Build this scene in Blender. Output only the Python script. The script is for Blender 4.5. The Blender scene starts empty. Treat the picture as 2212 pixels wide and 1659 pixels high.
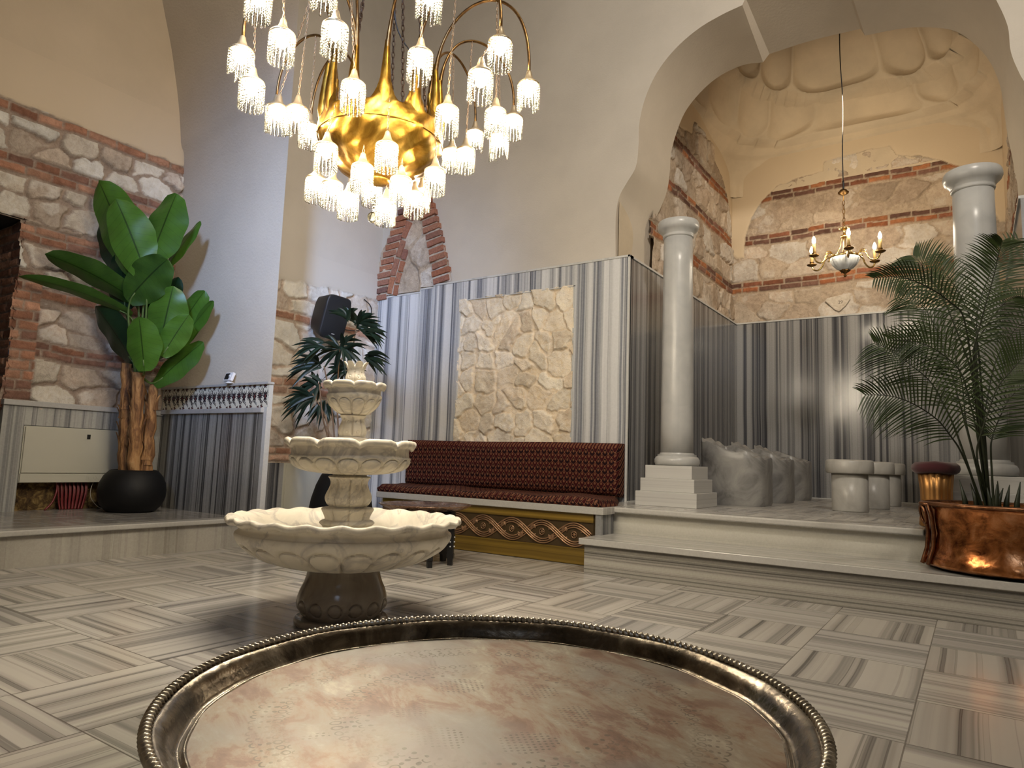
import bpy, math, random
import numpy as np
from mathutils import Matrix, Vector, geometry
PI = math.pi
random.seed(7)
RNG = np.random.default_rng(11)

# ------------------------------------------------------------------ camera
F = 1473.66
CAMZ = 0.8
def cam_basis(yaw=0.59571, pitch=0.112468, roll=0.033806):
    cy, sy, cp, sp = math.cos(yaw), math.sin(yaw), math.cos(pitch), math.sin(pitch)
    fwd = np.array([-sy*cp, cy*cp, sp]); right = np.array([cy, sy, 0.0]); up = np.cross(right, fwd)
    c, s = math.cos(roll), math.sin(roll)
    return c*right + s*up, -s*right + c*up, fwd
RX, UP, FW = cam_basis()
CP = np.array([0, 0, CAMZ])
S = bpy.context.scene
cd = bpy.data.cameras.new('camera'); cam = bpy.data.objects.new('camera', cd)
S.collection.objects.link(cam); S.camera = cam
cd.sensor_width = 36; cd.lens = F/2212*36; cd.clip_start = 0.02
M = Matrix.Identity(4)
for i in range(3):
    M[i][0] = RX[i]; M[i][1] = UP[i]; M[i][2] = -FW[i]; M[i][3] = CP[i]
cam.matrix_world = M
def ray(px, py):
    return (px-1106)*RX - (py-829.5)*UP + F*FW
def at(px, py, depth):                      # a measured photo point at a known distance
    d = ray(px, py); return CP + d*(depth/F)
def at_y(px, py, y):
    d = ray(px, py); return CP + d*(y/d[1])
def at_x(px, py, x):
    d = ray(px, py); return CP + d*(x/d[0])
def at_plane(px, py, p0, n):
    d = ray(px, py); t = ((np.array(p0)-CP)@n)/(d@n); return CP + d*t

S.view_settings.view_transform = 'Standard'; S.view_settings.look = 'None'
S.view_settings.exposure = 0.12; S.view_settings.gamma = 1.0
S.view_settings.use_curve_mapping = False
w = bpy.data.worlds.new('world'); S.world = w; w.use_nodes = True
w.node_tree.nodes['Background'].inputs[0].default_value = (0.55, 0.65, 0.85, 1)
w.node_tree.nodes['Background'].inputs[1].default_value = 0.02
S.cycles.max_bounces = 7; S.cycles.diffuse_bounces = 4; S.cycles.glossy_bounces = 3
S.cycles.transparent_max_bounces = 12; S.cycles.sample_clamp_indirect = 4.0
S.cycles.caustics_reflective = False; S.cycles.caustics_refractive = False

BULB = 420.0
def area(name, loc, target, size, power, color, sy=None, spread=None):
    l = bpy.data.lights.new(name, 'AREA'); l.energy = power; l.color = color
    l.shape = 'RECTANGLE'; l.size = size; l.size_y = sy or size
    o = bpy.data.objects.new(name, l); S.collection.objects.link(o)
    o.location = loc
    o.rotation_euler = (Vector(target)-Vector(loc)).to_track_quat('-Z', 'Y').to_euler()
    if spread: l.spread = math.radians(spread)
    return o
# daylight through the high window in the wall behind, then three added fill lights without fittings
area('daylight_window', (1.6, -3.9, 4.7), (-5.35, 4.3, 2.45), 1.0, 30, (0.36, 0.56, 1.0), 1.3, 24)
area('added_back_wall_fill', (1.0, 1.2, 5.9), (-1.9, 5.9, 3.9), 0.4, 96, (1.0, 0.90, 0.77), None, 115)  # added fill to brighten the arch and back wall
area('added_left_wall_fill', (-2.5, 3.0, 6.9), (-6.6, 2.6, 2.4), 0.5, 17, (1.0, 0.84, 0.64), None, 95)  # added fill to brighten the left walls
area('added_alcove_fill', (-1.0, 6.95, 4.3), (-1.2, 9.4, 4.0), 0.35, 20, (1.0, 0.80, 0.55), None, 125)  # added fill to brighten the alcove plaster

# ------------------------------------------------------------------ materials
MATS = {}
def newmat(name, color=(0.8, 0.8, 0.8), rough=0.5, metal=0.0, **kw):
    m = bpy.data.materials.new(name); m.use_nodes = True
    b = m.node_tree.nodes['Principled BSDF']
    b.inputs['Base Color'].default_value = (*color, 1); b.inputs['Roughness'].default_value = rough
    b.inputs['Metallic'].default_value = metal
    for k, v in kw.items():
        b.inputs[k.replace('_', ' ')].default_value = v
    MATS[name] = m
    return m, m.node_tree, b
class G:                                     # tiny node graph helper
    def __init__(s, nt): s.nt = nt
    def n(s, t, **kw):
        nd = s.nt.nodes.new(t)
        for k, v in kw.items(): setattr(nd, k, v)
        return nd
    def l(s, a, b): s.nt.links.new(a, b)
    def put(s, sock, v):
        if isinstance(v, (int, float)): sock.default_value = v
        elif isinstance(v, tuple): sock.default_value = v if len(v) == len(sock.default_value) else (*v, 1)
        else: s.l(v, sock)
    def m(s, op, a, b=0.0, c=None, clamp=False):
        nd = s.n('ShaderNodeMath', operation=op); nd.use_clamp = clamp
        s.put(nd.inputs[0], a); s.put(nd.inputs[1], b)
        if c is not None: s.put(nd.inputs[2], c)
        return nd.outputs[0]
    def mix(s, f, a, b, bt='MIX'):
        nd = s.n('ShaderNodeMix', data_type='RGBA', blend_type=bt)
        s.put(nd.inputs[0], f); s.put(nd.inputs[6], a); s.put(nd.inputs[7], b)
        return nd.outputs[2]
    def ramp(s, f, stops, interp='LINEAR'):
        nd = s.n('ShaderNodeValToRGB'); cr = nd.color_ramp; cr.interpolation = interp
        while len(cr.elements) < len(stops): cr.elements.new(0.5)
        for e, (p, c) in zip(cr.elements, stops):
            e.position = p; e.color = (*c, 1) if len(c) == 3 else c
        s.l(f, nd.inputs[0]); return nd.outputs[0]
    def pos(s, obj=False):
        if obj: v = s.n('ShaderNodeTexCoord').outputs['Object']
        else: v = s.n('ShaderNodeNewGeometry').outputs['Position']
        x = s.n('ShaderNodeSeparateXYZ'); s.l(v, x.inputs[0]); return v, x.outputs[0], x.outputs[1], x.outputs[2]
    def noise(s, v, scale, detail=3, rough=0.5, dist=0.0):
        nd = s.n('ShaderNodeTexNoise'); nd.inputs['Scale'].default_value = scale
        nd.inputs['Detail'].default_value = detail; nd.inputs['Roughness'].default_value = rough
        nd.inputs['Distortion'].default_value = dist
        if v is not None: s.l(v, nd.inputs['Vector'])
        return nd.outputs[0]
    def noise1(s, wv, scale, detail=3, rough=0.5):
        nd = s.n('ShaderNodeTexNoise', noise_dimensions='1D'); nd.inputs['Scale'].default_value = scale
        nd.inputs['Detail'].default_value = detail; nd.inputs['Roughness'].default_value = rough
        s.l(wv, nd.inputs['W']); return nd.outputs[0]
    def bump(s, h, b, strength=0.3, dist=0.01):
        nd = s.n('ShaderNodeBump'); nd.inputs['Strength'].default_value = strength
        nd.inputs['Distance'].default_value = dist; s.l(h, nd.inputs['Height']); s.l(nd.outputs[0], b.inputs['Normal'])

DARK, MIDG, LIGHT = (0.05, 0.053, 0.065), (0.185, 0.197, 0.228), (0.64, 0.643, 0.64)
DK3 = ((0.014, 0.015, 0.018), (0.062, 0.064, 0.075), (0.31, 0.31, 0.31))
DY3 = ((0.014, 0.013, 0.013), (0.062, 0.060, 0.060), (0.30, 0.292, 0.272))
def bands(g, u, freq, cols, amount=1.0, fa=1.0):
    """wide pale and grey beds with bundles of fine dark lines, along coordinate u"""
    zone = g.ramp(g.noise1(u, freq, 2, 0.5), [(0.44, (0, 0, 0)), (0.475, (0.35, 0.35, 0.35)), (0.52, (0.45, 0.45, 0.45)), (0.545, (1, 1, 1)), (0.62, (0.85, 0.85, 0.85)), (0.66, (0.2, 0.2, 0.2))])
    soft = g.noise1(u, freq*2.3, 3, 0.6)
    fine = g.ramp(g.noise1(u, freq*6, 2, 0.6), [(0.42, (0, 0, 0)), (0.60, (1, 1, 1))])
    f = g.m('ADD', g.m('MULTIPLY', zone, 0.78*amount), g.m('MULTIPLY', g.m('MULTIPLY', fine, g.m('ADD', 0.07*fa, g.m('MULTIPLY', zone, 0.42*fa))), amount))
    f = g.m('ADD', f, g.m('MULTIPLY', g.m('SUBTRACT', soft, 0.5), 0.5), None, True)
    c = g.mix(f, (*cols[2], 1), (*cols[1], 1))
    dk = g.ramp(g.noise1(g.m('ADD', u, 31.7), freq*3.6, 2, 0.6), [(0.565, (0, 0, 0)), (0.60, (1, 1, 1)), (0.64, (0.35, 0.35, 0.35))])
    return g.mix(g.m('MULTIPLY', dk, g.m('ADD', 0.38, g.m('MULTIPLY', zone, 0.6))), c, (*cols[0], 1))
def stripes(g, coord, cross, slab=0.42, amount=1.0, cols=(DARK, MIDG, LIGHT), seam=True, freq=6.0, warp=0.02, shift=0.47):
    """banded marble: bands are a function of one coordinate, with a new cut per slab"""
    q = g.m('DIVIDE', coord, slab); cell = g.m('FLOOR', q)
    wn = g.n('ShaderNodeTexWhiteNoise', noise_dimensions='1D'); g.l(cell, wn.inputs['W'])
    off = g.m('MULTIPLY', wn.outputs[0], 60.0)
    wob = g.m('MULTIPLY', g.noise1(cross, 0.9, 1), warp)
    u = g.m('ADD', g.m('ADD', coord, off), wob)
    c = bands(g, u, freq, cols, amount)
    if seam:
        fr = g.m('FRACT', q); e = g.m('MINIMUM', fr, g.m('SUBTRACT', 1.0, fr))
        ln = g.m('LESS_THAN', g.m('MULTIPLY', e, slab), 0.0018)
        c = g.mix(g.m('MULTIPLY', ln, 0.6), c, (0.5, 0.49, 0.46, 1))
    return c
def marble_wall(name, axis, cols=(DARK, MIDG, LIGHT), rough=0.16, amount=1.0, slab=0.42, freq=6.0):
    m, nt, b = newmat(name, rough=rough); g = G(nt)
    v, x, y, z = g.pos()
    co, cr = {'x': (x, z), 'y': (y, z), 'z': (z, x)}[axis]
    c = stripes(g, co, cr, slab, amount, cols, seam=slab < 5, freq=freq)
    n = g.noise(v, 60, 4, 0.7)
    c = g.mix(0.25, c, g.ramp(n, [(0.3, (0.3, 0.3, 0.3)), (0.7, (0.8, 0.8, 0.8))]), 'SOFT_LIGHT')
    g.l(c, b.inputs['Base Color'])
    return m
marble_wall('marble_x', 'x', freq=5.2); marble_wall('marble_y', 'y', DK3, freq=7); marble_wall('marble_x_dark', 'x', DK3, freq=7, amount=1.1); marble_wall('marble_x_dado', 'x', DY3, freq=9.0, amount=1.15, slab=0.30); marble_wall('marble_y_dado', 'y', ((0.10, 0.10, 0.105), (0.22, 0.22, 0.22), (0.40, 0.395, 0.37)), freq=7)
WARML = (0.50, 0.47, 0.41)
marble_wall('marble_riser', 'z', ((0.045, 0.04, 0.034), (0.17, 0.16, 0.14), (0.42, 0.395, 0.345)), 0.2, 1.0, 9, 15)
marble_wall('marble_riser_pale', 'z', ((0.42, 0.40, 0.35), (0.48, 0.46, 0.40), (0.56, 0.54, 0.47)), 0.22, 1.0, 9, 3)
marble_wall('marble_riser_left', 'y', ((0.27, 0.25, 0.22), (0.31, 0.29, 0.255), (0.42, 0.395, 0.345)), 0.25, 0.7, 0.86, 2.6)
marble_wall('marble_slab', 'y', ((0.22, 0.215, 0.20), (0.32, 0.31, 0.295), (0.50, 0.485, 0.45)), 0.18, 0.8, 9, 12)
marble_wall('marble_pale_trim', 'x', ((0.40, 0.40, 0.39), (0.47, 0.47, 0.46), (0.56, 0.56, 0.54)), 0.25, 1.0, 9, 2)
marble_wall('marble_ledge', 'x', ((0.30, 0.30, 0.29), (0.34, 0.34, 0.33), (0.40, 0.39, 0.38)), 0.3, 1.0, 0.9, 2)

def tiles(name, size, ox, oy, cols, rough=0.12, gscale=1.0):
    m, nt, b = newmat(name, rough=rough); g = G(nt)
    v, x, y, z = g.pos()
    X = g.m('DIVIDE', g.m('SUBTRACT', x, ox), size); Y = g.m('DIVIDE', g.m('SUBTRACT', y, oy), size)
    ix, iy = g.m('FLOOR', X), g.m('FLOOR', Y)
    par = g.m('MODULO', g.m('ADD', g.m('ADD', ix, iy), 100.0), 2.0)
    cell = g.m('ADD', g.m('MULTIPLY', ix, 17.13), g.m('MULTIPLY', iy, 5.71))
    wn = g.n('ShaderNodeTexWhiteNoise', noise_dimensions='1D'); g.l(cell, wn.inputs['W'])
    mixv = g.n('ShaderNodeMix'); g.l(par, mixv.inputs[0]); g.l(y, mixv.inputs[2]); g.l(x, mixv.inputs[3]); al = mixv.outputs[0]
    mixw = g.n('ShaderNodeMix'); g.l(par, mixw.inputs[0]); g.l(x, mixw.inputs[2]); g.l(y, mixw.inputs[3]); cr = mixw.outputs[0]
    u = g.m('ADD', g.m('ADD', al, g.m('MULTIPLY', wn.outputs[0], 50.0)), g.m('MULTIPLY', g.noise1(cr, 1.1, 1), 0.03))
    c = bands(g, u, 5.5*gscale, cols, 0.85, 0.6)
    tint = g.ramp(wn.outputs[0], [(0, (0.86, 0.86, 0.88)), (0.5, (1, 0.99, 0.97)), (1, (0.92, 0.90, 0.88))])
    c = g.mix(1.0, c, tint, 'MULTIPLY')
    fx, fy = g.m('FRACT', X), g.m('FRACT', Y)
    ex = g.m('MINIMUM', fx, g.m('SUBTRACT', 1.0, fx)); ey = g.m('MINIMUM', fy, g.m('SUBTRACT', 1.0, fy))
    ln = g.m('LESS_THAN', g.m('MULTIPLY', g.m('MINIMUM', ex, ey), size), 0.0024)
    c = g.mix(g.m('MULTIPLY', ln, 0.8), c, (0.10, 0.085, 0.07, 1))
    g.l(c, b.inputs['Base Color'])
    r = g.m('ADD', g.m('MULTIPLY', g.noise(v, 9, 3), 0.14), rough); g.l(r, b.inputs['Roughness'])
    return m
tiles('floor_marble', 0.479, -0.2, 2.935, ((0.09, 0.084, 0.078), (0.235, 0.222, 0.212), (0.54, 0.515, 0.475)))
tiles('alcove_floor_marble', 0.479, -0.45, 5.55, ((0.12, 0.117, 0.115), (0.28, 0.272, 0.265), (0.55, 0.54, 0.51)), 0.22)
tiles('platform_marble', 0.479, -0.45, 5.55, ((0.08, 0.077, 0.077), (0.19, 0.183, 0.182), (0.36, 0.35, 0.335)))

def plaster(name, color, bumpd=0.006, scale=60, stain=0.10, rough=0.9):
    m, nt, b = newmat(name, color, rough); g = G(nt)
    v, x, y, z = g.pos()
    n = g.noise(v, 1.6, 5, 0.6); f = g.noise(v, scale, 4, 0.6)
    c = g.ramp(n, [(0.25, tuple(k*(1-stain) for k in color)), (0.6, color), (0.85, tuple(min(1, k*(1+stain*0.5)) for k in color))])
    g.l(c, b.inputs['Base Color']); g.bump(f, b, 0.35, bumpd); b.inputs['Specular IOR Level'].default_value = 0.2
    return m
plaster('plaster', (0.56, 0.515, 0.45))
plaster('plaster_ochre', (0.55, 0.45, 0.33))
plaster('plaster_rough', (0.57, 0.50, 0.41), 0.010, 45)
plaster('plaster_alcove', (0.62, 0.52, 0.385), 0.008, 30, 0.22)

def stone_mat():
    m, nt, b = newmat('masonry', rough=0.92); g = G(nt)
    at_ = g.n('ShaderNodeAttribute', attribute_name='Col')
    v, x, y, z = g.pos()
    n = g.noise(v, 22, 6, 0.7, 0.6); n2 = g.noise(v, 90, 4, 0.7)
    c = g.mix(g.m('MULTIPLY', at_.outputs['Alpha'], 0.55), at_.outputs['Color'], g.ramp(n, [(0.3, (0.28, 0.25, 0.22)), (0.5, (0.5, 0.5, 0.5)), (0.75, (0.74, 0.74, 0.74))]), 'OVERLAY')
    pit = g.ramp(n2, [(0.30, (0.45, 0.40, 0.36)), (0.38, (1, 1, 1))])
    c = g.mix(g.m('MULTIPLY', at_.outputs['Alpha'], 0.7), c, pit, 'MULTIPLY')
    g.l(c, b.inputs['Base Color']); b.inputs['Specular IOR Level'].default_value = 0.15
    g.bump(g.m('MULTIPLY', g.m('ADD', n, g.m('MULTIPLY', n2, 0.5)), g.m('ADD', 0.10, g.m('MULTIPLY', at_.outputs['Alpha'], 0.9))), b, 0.8, 0.016)
stone_mat()
def fountain_marble():
    m, nt, b = newmat('fountain_marble', rough=0.42); g = G(nt)
    v, x, y, z = g.pos(True)
    n = g.noise(v, 3.2, 5, 0.62, 1.6); vein = g.m('ABSOLUTE', g.m('SUBTRACT', g.noise(v, 2.6, 5, 0.6, 1.2), 0.5))
    c = g.ramp(n, [(0.3, (0.52, 0.48, 0.40)), (0.55, (0.70, 0.65, 0.54)), (0.8, (0.76, 0.71, 0.60))])
    c = g.mix(g.ramp(vein, [(0.0, (0.55, 0.55, 0.55)), (0.035, (0, 0, 0))]), c, (0.30, 0.28, 0.27, 1))
    g.l(c, b.inputs['Base Color']); g.bump(g.noise(v, 70, 3), b, 0.08, 0.004)
fountain_marble()
def cloudy(name, c0, c1, c2, sc=7, rough=0.3, dist=1.4, bump=0.0):
    m, nt, b = newmat(name, rough=rough); g = G(nt)
    v, x, y, z = g.pos(True)
    n = g.noise(v, sc, 6, 0.6, dist)
    g.l(g.ramp(n, [(0.28, c0), (0.5, c1), (0.72, c2)]), b.inputs['Base Color'])
    if bump: g.bump(g.noise(v, 60, 4), b, bump, 0.004)
    return m, g, b, n, v
cloudy('veined_marble', (0.11, 0.105, 0.10), (0.27, 0.262, 0.25), (0.36, 0.35, 0.325), 3.2, 0.35, 1.6)
cloudy('shaded_pedestal_marble', (0.13, 0.105, 0.08), (0.20, 0.165, 0.13), (0.27, 0.23, 0.185), 3.5, 0.16, 1.2)  # shade under the large bowl is put into this darker colour
cloudy('stool_marble', (0.34, 0.32, 0.29), (0.47, 0.455, 0.42), (0.56, 0.54, 0.50), 3, 0.35, 1.0)
m_, nt_, b_ = newmat('column_marble', rough=0.32); g_ = G(nt_)
v_, x_, y_, z_ = g_.pos()
c_ = g_.ramp(g_.noise(v_, 7, 3, 0.5, 0.6), [(0.3, (0.40, 0.40, 0.39)), (0.7, (0.48, 0.478, 0.46))])
c_ = g_.mix(0.12, c_, stripes(g_, x_, z_, 9, 0.8, ((0.30, 0.30, 0.30), (0.38, 0.38, 0.38), (0.50, 0.495, 0.48)), False, 8, 0.01))
g_.l(c_, b_.inputs['Base Color'])
m_, nt_, b_ = newmat('plinth_marble', rough=0.28); g_ = G(nt_)
v_, x_, y_, z_ = g_.pos()
c_ = stripes(g_, z_, x_, 9, 0.6, ((0.44, 0.43, 0.41), (0.50, 0.49, 0.465), (0.57, 0.56, 0.53)), False, 9, 0.01)
g_.l(c_, b_.inputs['Base Color'])

def metal_patina(name, c0, c1, c2, rough=0.28, sc=6, bump=0.25, bs=40, metal=1.0):
    m, nt, b = newmat(name, rough=rough, metal=metal); g = G(nt)
    v, x, y, z = g.pos(True)
    n = g.noise(v, sc, 6, 0.65, 0.8)
    g.l(g.ramp(n, [(0.3, c0), (0.5, c1), (0.72, c2)]), b.inputs['Base Color'])
    g.l(g.m('ADD', g.m('MULTIPLY', g.noise(v, sc*2, 4), 0.22), rough-0.1), b.inputs['Roughness'])
    g.bump(g.noise(v, bs, 3), b, bump, 0.004)
    return m
metal_patina('gold_leaf', (0.12, 0.052, 0.010), (0.36, 0.195, 0.028), (0.66, 0.42, 0.09), 0.38, 7, 0.7, 24)
metal_patina('aged_brass', (0.10, 0.055, 0.02), (0.27, 0.15, 0.055), (0.42, 0.26, 0.10), 0.36, 14, 0.2, 60)
metal_patina('copper', (0.07, 0.022, 0.010), (0.48, 0.185, 0.065), (0.80, 0.40, 0.19), 0.22, 8, 0.45, 26)
metal_patina('dark_copper', (0.06, 0.03, 0.018), (0.20, 0.09, 0.045), (0.36, 0.18, 0.09), 0.36, 14, 0.4, 50)
metal_patina('tray_rim_metal', (0.035, 0.028, 0.021), (0.12, 0.10, 0.075), (0.32, 0.285, 0.23), 0.25, 16, 0.3, 60)
metal_patina('rope_metal', (0.16, 0.14, 0.11), (0.42, 0.385, 0.32), (0.70, 0.66, 0.58), 0.3, 20, 0.2, 80)
metal_patina('table_tray_metal', (0.12, 0.05, 0.03), (0.42, 0.24, 0.15), (0.62, 0.52, 0.42), 0.25, 8, 0.3, 60)
metal_patina('polished_brass', (0.42, 0.25, 0.07), (0.75, 0.52, 0.20), (0.92, 0.74, 0.38), 0.22, 20, 0.15, 60)
newmat('cap_metal', (0.62, 0.50, 0.33), 0.38, 0.8)
newmat('chain_metal', (0.09, 0.055, 0.035), 0.45, 0.9)
newmat('pendant_chain_metal', (0.42, 0.30, 0.19), 0.4, 0.9)
newmat('black_metal', (0.008, 0.008, 0.009), 0.35)
newmat('black_pot', (0.004, 0.004, 0.0045), 0.6, Specular_IOR_Level=0.3)
marble_wall('marble_slab_edge', 'x', ((0.22, 0.215, 0.20), (0.32, 0.31, 0.295), (0.50, 0.485, 0.45)), 0.18, 0.8, 9, 12)
newmat('black_plastic', (0.012, 0.011, 0.011), 0.5)
newmat('speaker_cloth', (0.006, 0.006, 0.007), 0.85)
newmat('white_paint', (0.75, 0.75, 0.78), 0.4)
newmat('cream_panel', (0.47, 0.455, 0.38), 0.45)
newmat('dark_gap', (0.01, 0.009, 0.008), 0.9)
newmat('red_pipe', (0.16, 0.018, 0.022), 0.35)
newmat('white_cable', (0.65, 0.60, 0.50), 0.5)
newmat('black_cable', (0.01, 0.01, 0.012), 0.5)
newmat('candle_sleeve', (0.62, 0.42, 0.16), 0.45)
newmat('porcelain', (0.80, 0.82, 0.82), 0.15)
newmat('soil', (0.03, 0.02, 0.012), 0.95)
newmat('bolt_white', (0.8, 0.8, 0.78), 0.3)
m_, nt_, b_ = newmat('velvet', (0.055, 0.006, 0.010), 0.9, Sheen_Weight=0.3)

def emit(name, color, strength):
    m = bpy.data.materials.new(name); m.use_nodes = True; nt = m.node_tree; nt.nodes.clear()
    e = nt.nodes.new('ShaderNodeEmission'); e.inputs[0].default_value = (*color, 1); e.inputs[1].default_value = strength
    o = nt.nodes.new('ShaderNodeOutputMaterial'); nt.links.new(e.outputs[0], o.inputs[0]); MATS[name] = m
emit('bulb_glow', (1.0, 0.87, 0.68), BULB)
emit('candle_glow', (1.0, 0.86, 0.64), 260)
def crystal():
    m = bpy.data.materials.new('crystal'); m.use_nodes = True; nt = m.node_tree; nt.nodes.clear(); g = G(nt)
    tr = g.n('ShaderNodeBsdfTransparent'); tr.inputs[0].default_value = (1, 0.99, 0.94, 1)
    tl = g.n('ShaderNodeBsdfTranslucent'); tl.inputs[0].default_value = (1.0, 0.97, 0.82, 1)
    gl = g.n('ShaderNodeBsdfGlossy'); gl.inputs['Roughness'].default_value = 0.06; gl.inputs[0].default_value = (1, 0.98, 0.9, 1)
    m1 = g.n('ShaderNodeMixShader'); m1.inputs[0].default_value = 0.11; g.l(tr.outputs[0], m1.inputs[1]); g.l(tl.outputs[0], m1.inputs[2])
    lw = g.n('ShaderNodeLayerWeight'); lw.inputs[0].default_value = 0.45
    m2 = g.n('ShaderNodeMixShader'); g.l(lw.outputs['Fresnel'], m2.inputs[0]); g.l(m1.outputs[0], m2.inputs[1]); g.l(gl.outputs[0], m2.inputs[2])
    o = g.n('ShaderNodeOutputMaterial'); g.l(m2.outputs[0], o.inputs[0]); MATS['crystal'] = m
crystal()
def leafmat(name, c0, c1, rough=0.35, sp=0.35):
    m, nt, b = newmat(name, c0, rough); g = G(nt)
    v, x, y, z = g.pos(True)
    uv = g.n('ShaderNodeAttribute', attribute_name='LC'); s_ = g.n('ShaderNodeSeparateColor'); g.l(uv.outputs['Color'], s_.inputs[0])
    ac, al, tone = s_.outputs[0], s_.outputs[1], s_.outputs[2]    # across 0..1, along 0..1, tone per leaf
    n = g.noise(v, 9, 3)
    c = g.mix(g.m('ADD', g.m('MULTIPLY', n, 0.6), g.m('MULTIPLY', tone, 0.7), None, True), (*c0, 1), (*c1, 1))
    rib = g.m('LESS_THAN', g.m('ABSOLUTE', g.m('SUBTRACT', ac, 0.5)), 0.018)
    vv = g.m('FRACT', g.m('ADD', g.m('MULTIPLY', al, 11.0), g.m('MULTIPLY', g.m('ABSOLUTE', g.m('SUBTRACT', ac, 0.5)), 2.6)))
    vein = g.m('LESS_THAN', vv, 0.05)
    c = g.mix(g.m('MULTIPLY', g.m('MAXIMUM', rib, g.m('MULTIPLY', vein, 0.5)), 0.7), c, (*[k*0.35 for k in c0], 1))
    g.l(c, b.inputs['Base Color']); b.inputs['Specular IOR Level'].default_value = sp
    g.bump(n, b, 0.25, 0.01)
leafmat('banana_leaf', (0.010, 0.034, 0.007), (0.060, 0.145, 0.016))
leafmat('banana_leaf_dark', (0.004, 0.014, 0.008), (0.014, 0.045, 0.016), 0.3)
leafmat('dracaena_leaf', (0.004, 0.009, 0.006), (0.011, 0.027, 0.016), 0.4)
leafmat('palm_leaf', (0.008, 0.018, 0.006), (0.038, 0.060, 0.014), 0.45)
newmat('palm_stem', (0.016, 0.022, 0.008), 0.5); newmat('leaf_stalk', (0.075, 0.13, 0.03), 0.5)
newmat('cane', (0.17, 0.10, 0.055), 0.7)
m_, nt_, b_ = newmat('banana_bark', rough=0.75); g_ = G(nt_)
v_, x_, y_, z_ = g_.pos(True)
sc_ = g_.n('ShaderNodeVectorMath', operation='MULTIPLY'); g_.l(v_, sc_.inputs[0]); sc_.inputs[1].default_value = (22, 22, 3.5)
n_ = g_.noise(sc_.outputs[0], 1.0, 5, 0.6, 0.8)
g_.l(g_.ramp(n_, [(0.32, (0.05, 0.02, 0.008)), (0.45, (0.20, 0.09, 0.03)), (0.6, (0.42, 0.22, 0.08)), (0.75, (0.52, 0.33, 0.15))]), b_.inputs['Base Color'])
g_.bump(n_, b_, 0.7, 0.02)
# upholstery: ogee lattice with a small crest in each cell
def fabric():
    m, nt, b = newmat('patterned_fabric', rough=0.75, Specular_IOR_Level=0.15); g = G(nt)
    v, x, y, z = g.pos()
    u = g.m('MULTIPLY', x, 2*PI/0.066); t = g.m('MULTIPLY', g.m('SUBTRACT', z, y), 2*PI/0.082)
    cu, ct = g.m('COSINE', u), g.m('COSINE', t)
    sk = g.m('MULTIPLY', g.m('SINE', g.m('MULTIPLY', t, 2.0)), 0.22)
    lat = g.m('ABSOLUTE', g.m('ADD', g.m('ADD', cu, ct), sk))
    ln = g.ramp(lat, [(0.10, (1, 1, 1)), (0.24, (0, 0, 0))])
    prod = g.m('MULTIPLY', cu, g.m('SINE', g.m('ADD', t, 0.8)))
    crest = g.ramp(g.m('ADD', prod, g.m('MULTIPLY', g.noise(v, 160, 2), 0.25)), [(0.62, (0, 0, 0)), (0.80, (1, 1, 1))])
    dotm = g.m('MULTIPLY', g.m('ABSOLUTE', g.m('SINE', g.m('MULTIPLY', u, 3.0))), g.m('ABSOLUTE', g.m('SINE', g.m('MULTIPLY', t, 4.0))))
    f = g.m('MULTIPLY', g.m('MAXIMUM', ln, g.m('MULTIPLY', crest, 0.75)), g.m('ADD', 0.55, g.m('MULTIPLY', dotm, 0.5)), None, True)
    base = g.mix(g.m('GREATER_THAN', g.m('ADD', cu, ct), 0.0), (0.012, 0.0025, 0.004, 1), (0.036, 0.004, 0.005, 1))
    c = g.mix(f, base, (0.25, 0.105, 0.055, 1))
    g.l(c, b.inputs['Base Color']); g.bump(f, b, 0.25, 0.003)
fabric()
m_, nt_, b_ = newmat('bench_wood', rough=0.35); g_ = G(nt_)
v_, x_, y_, z_ = g_.pos()
n_ = g_.noise1(g_.m('ADD', z_, g_.m('MULTIPLY', g_.noise(v_, 1.2, 2), 0.05)), 40, 4)
g_.l(g_.ramp(n_, [(0.3, (0.10, 0.058, 0.008)), (0.6, (0.20, 0.125, 0.018)), (0.8, (0.26, 0.165, 0.03))]), b_.inputs['Base Color'])
newmat('bench_dark_wood', (0.055, 0.033, 0.012), 0.45)
newmat('bronze_relief', (0.40, 0.24, 0.135), 0.35, 0.7)
newmat('drum_gold', (0.50, 0.26, 0.09), 0.42, 0.9)
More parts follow.
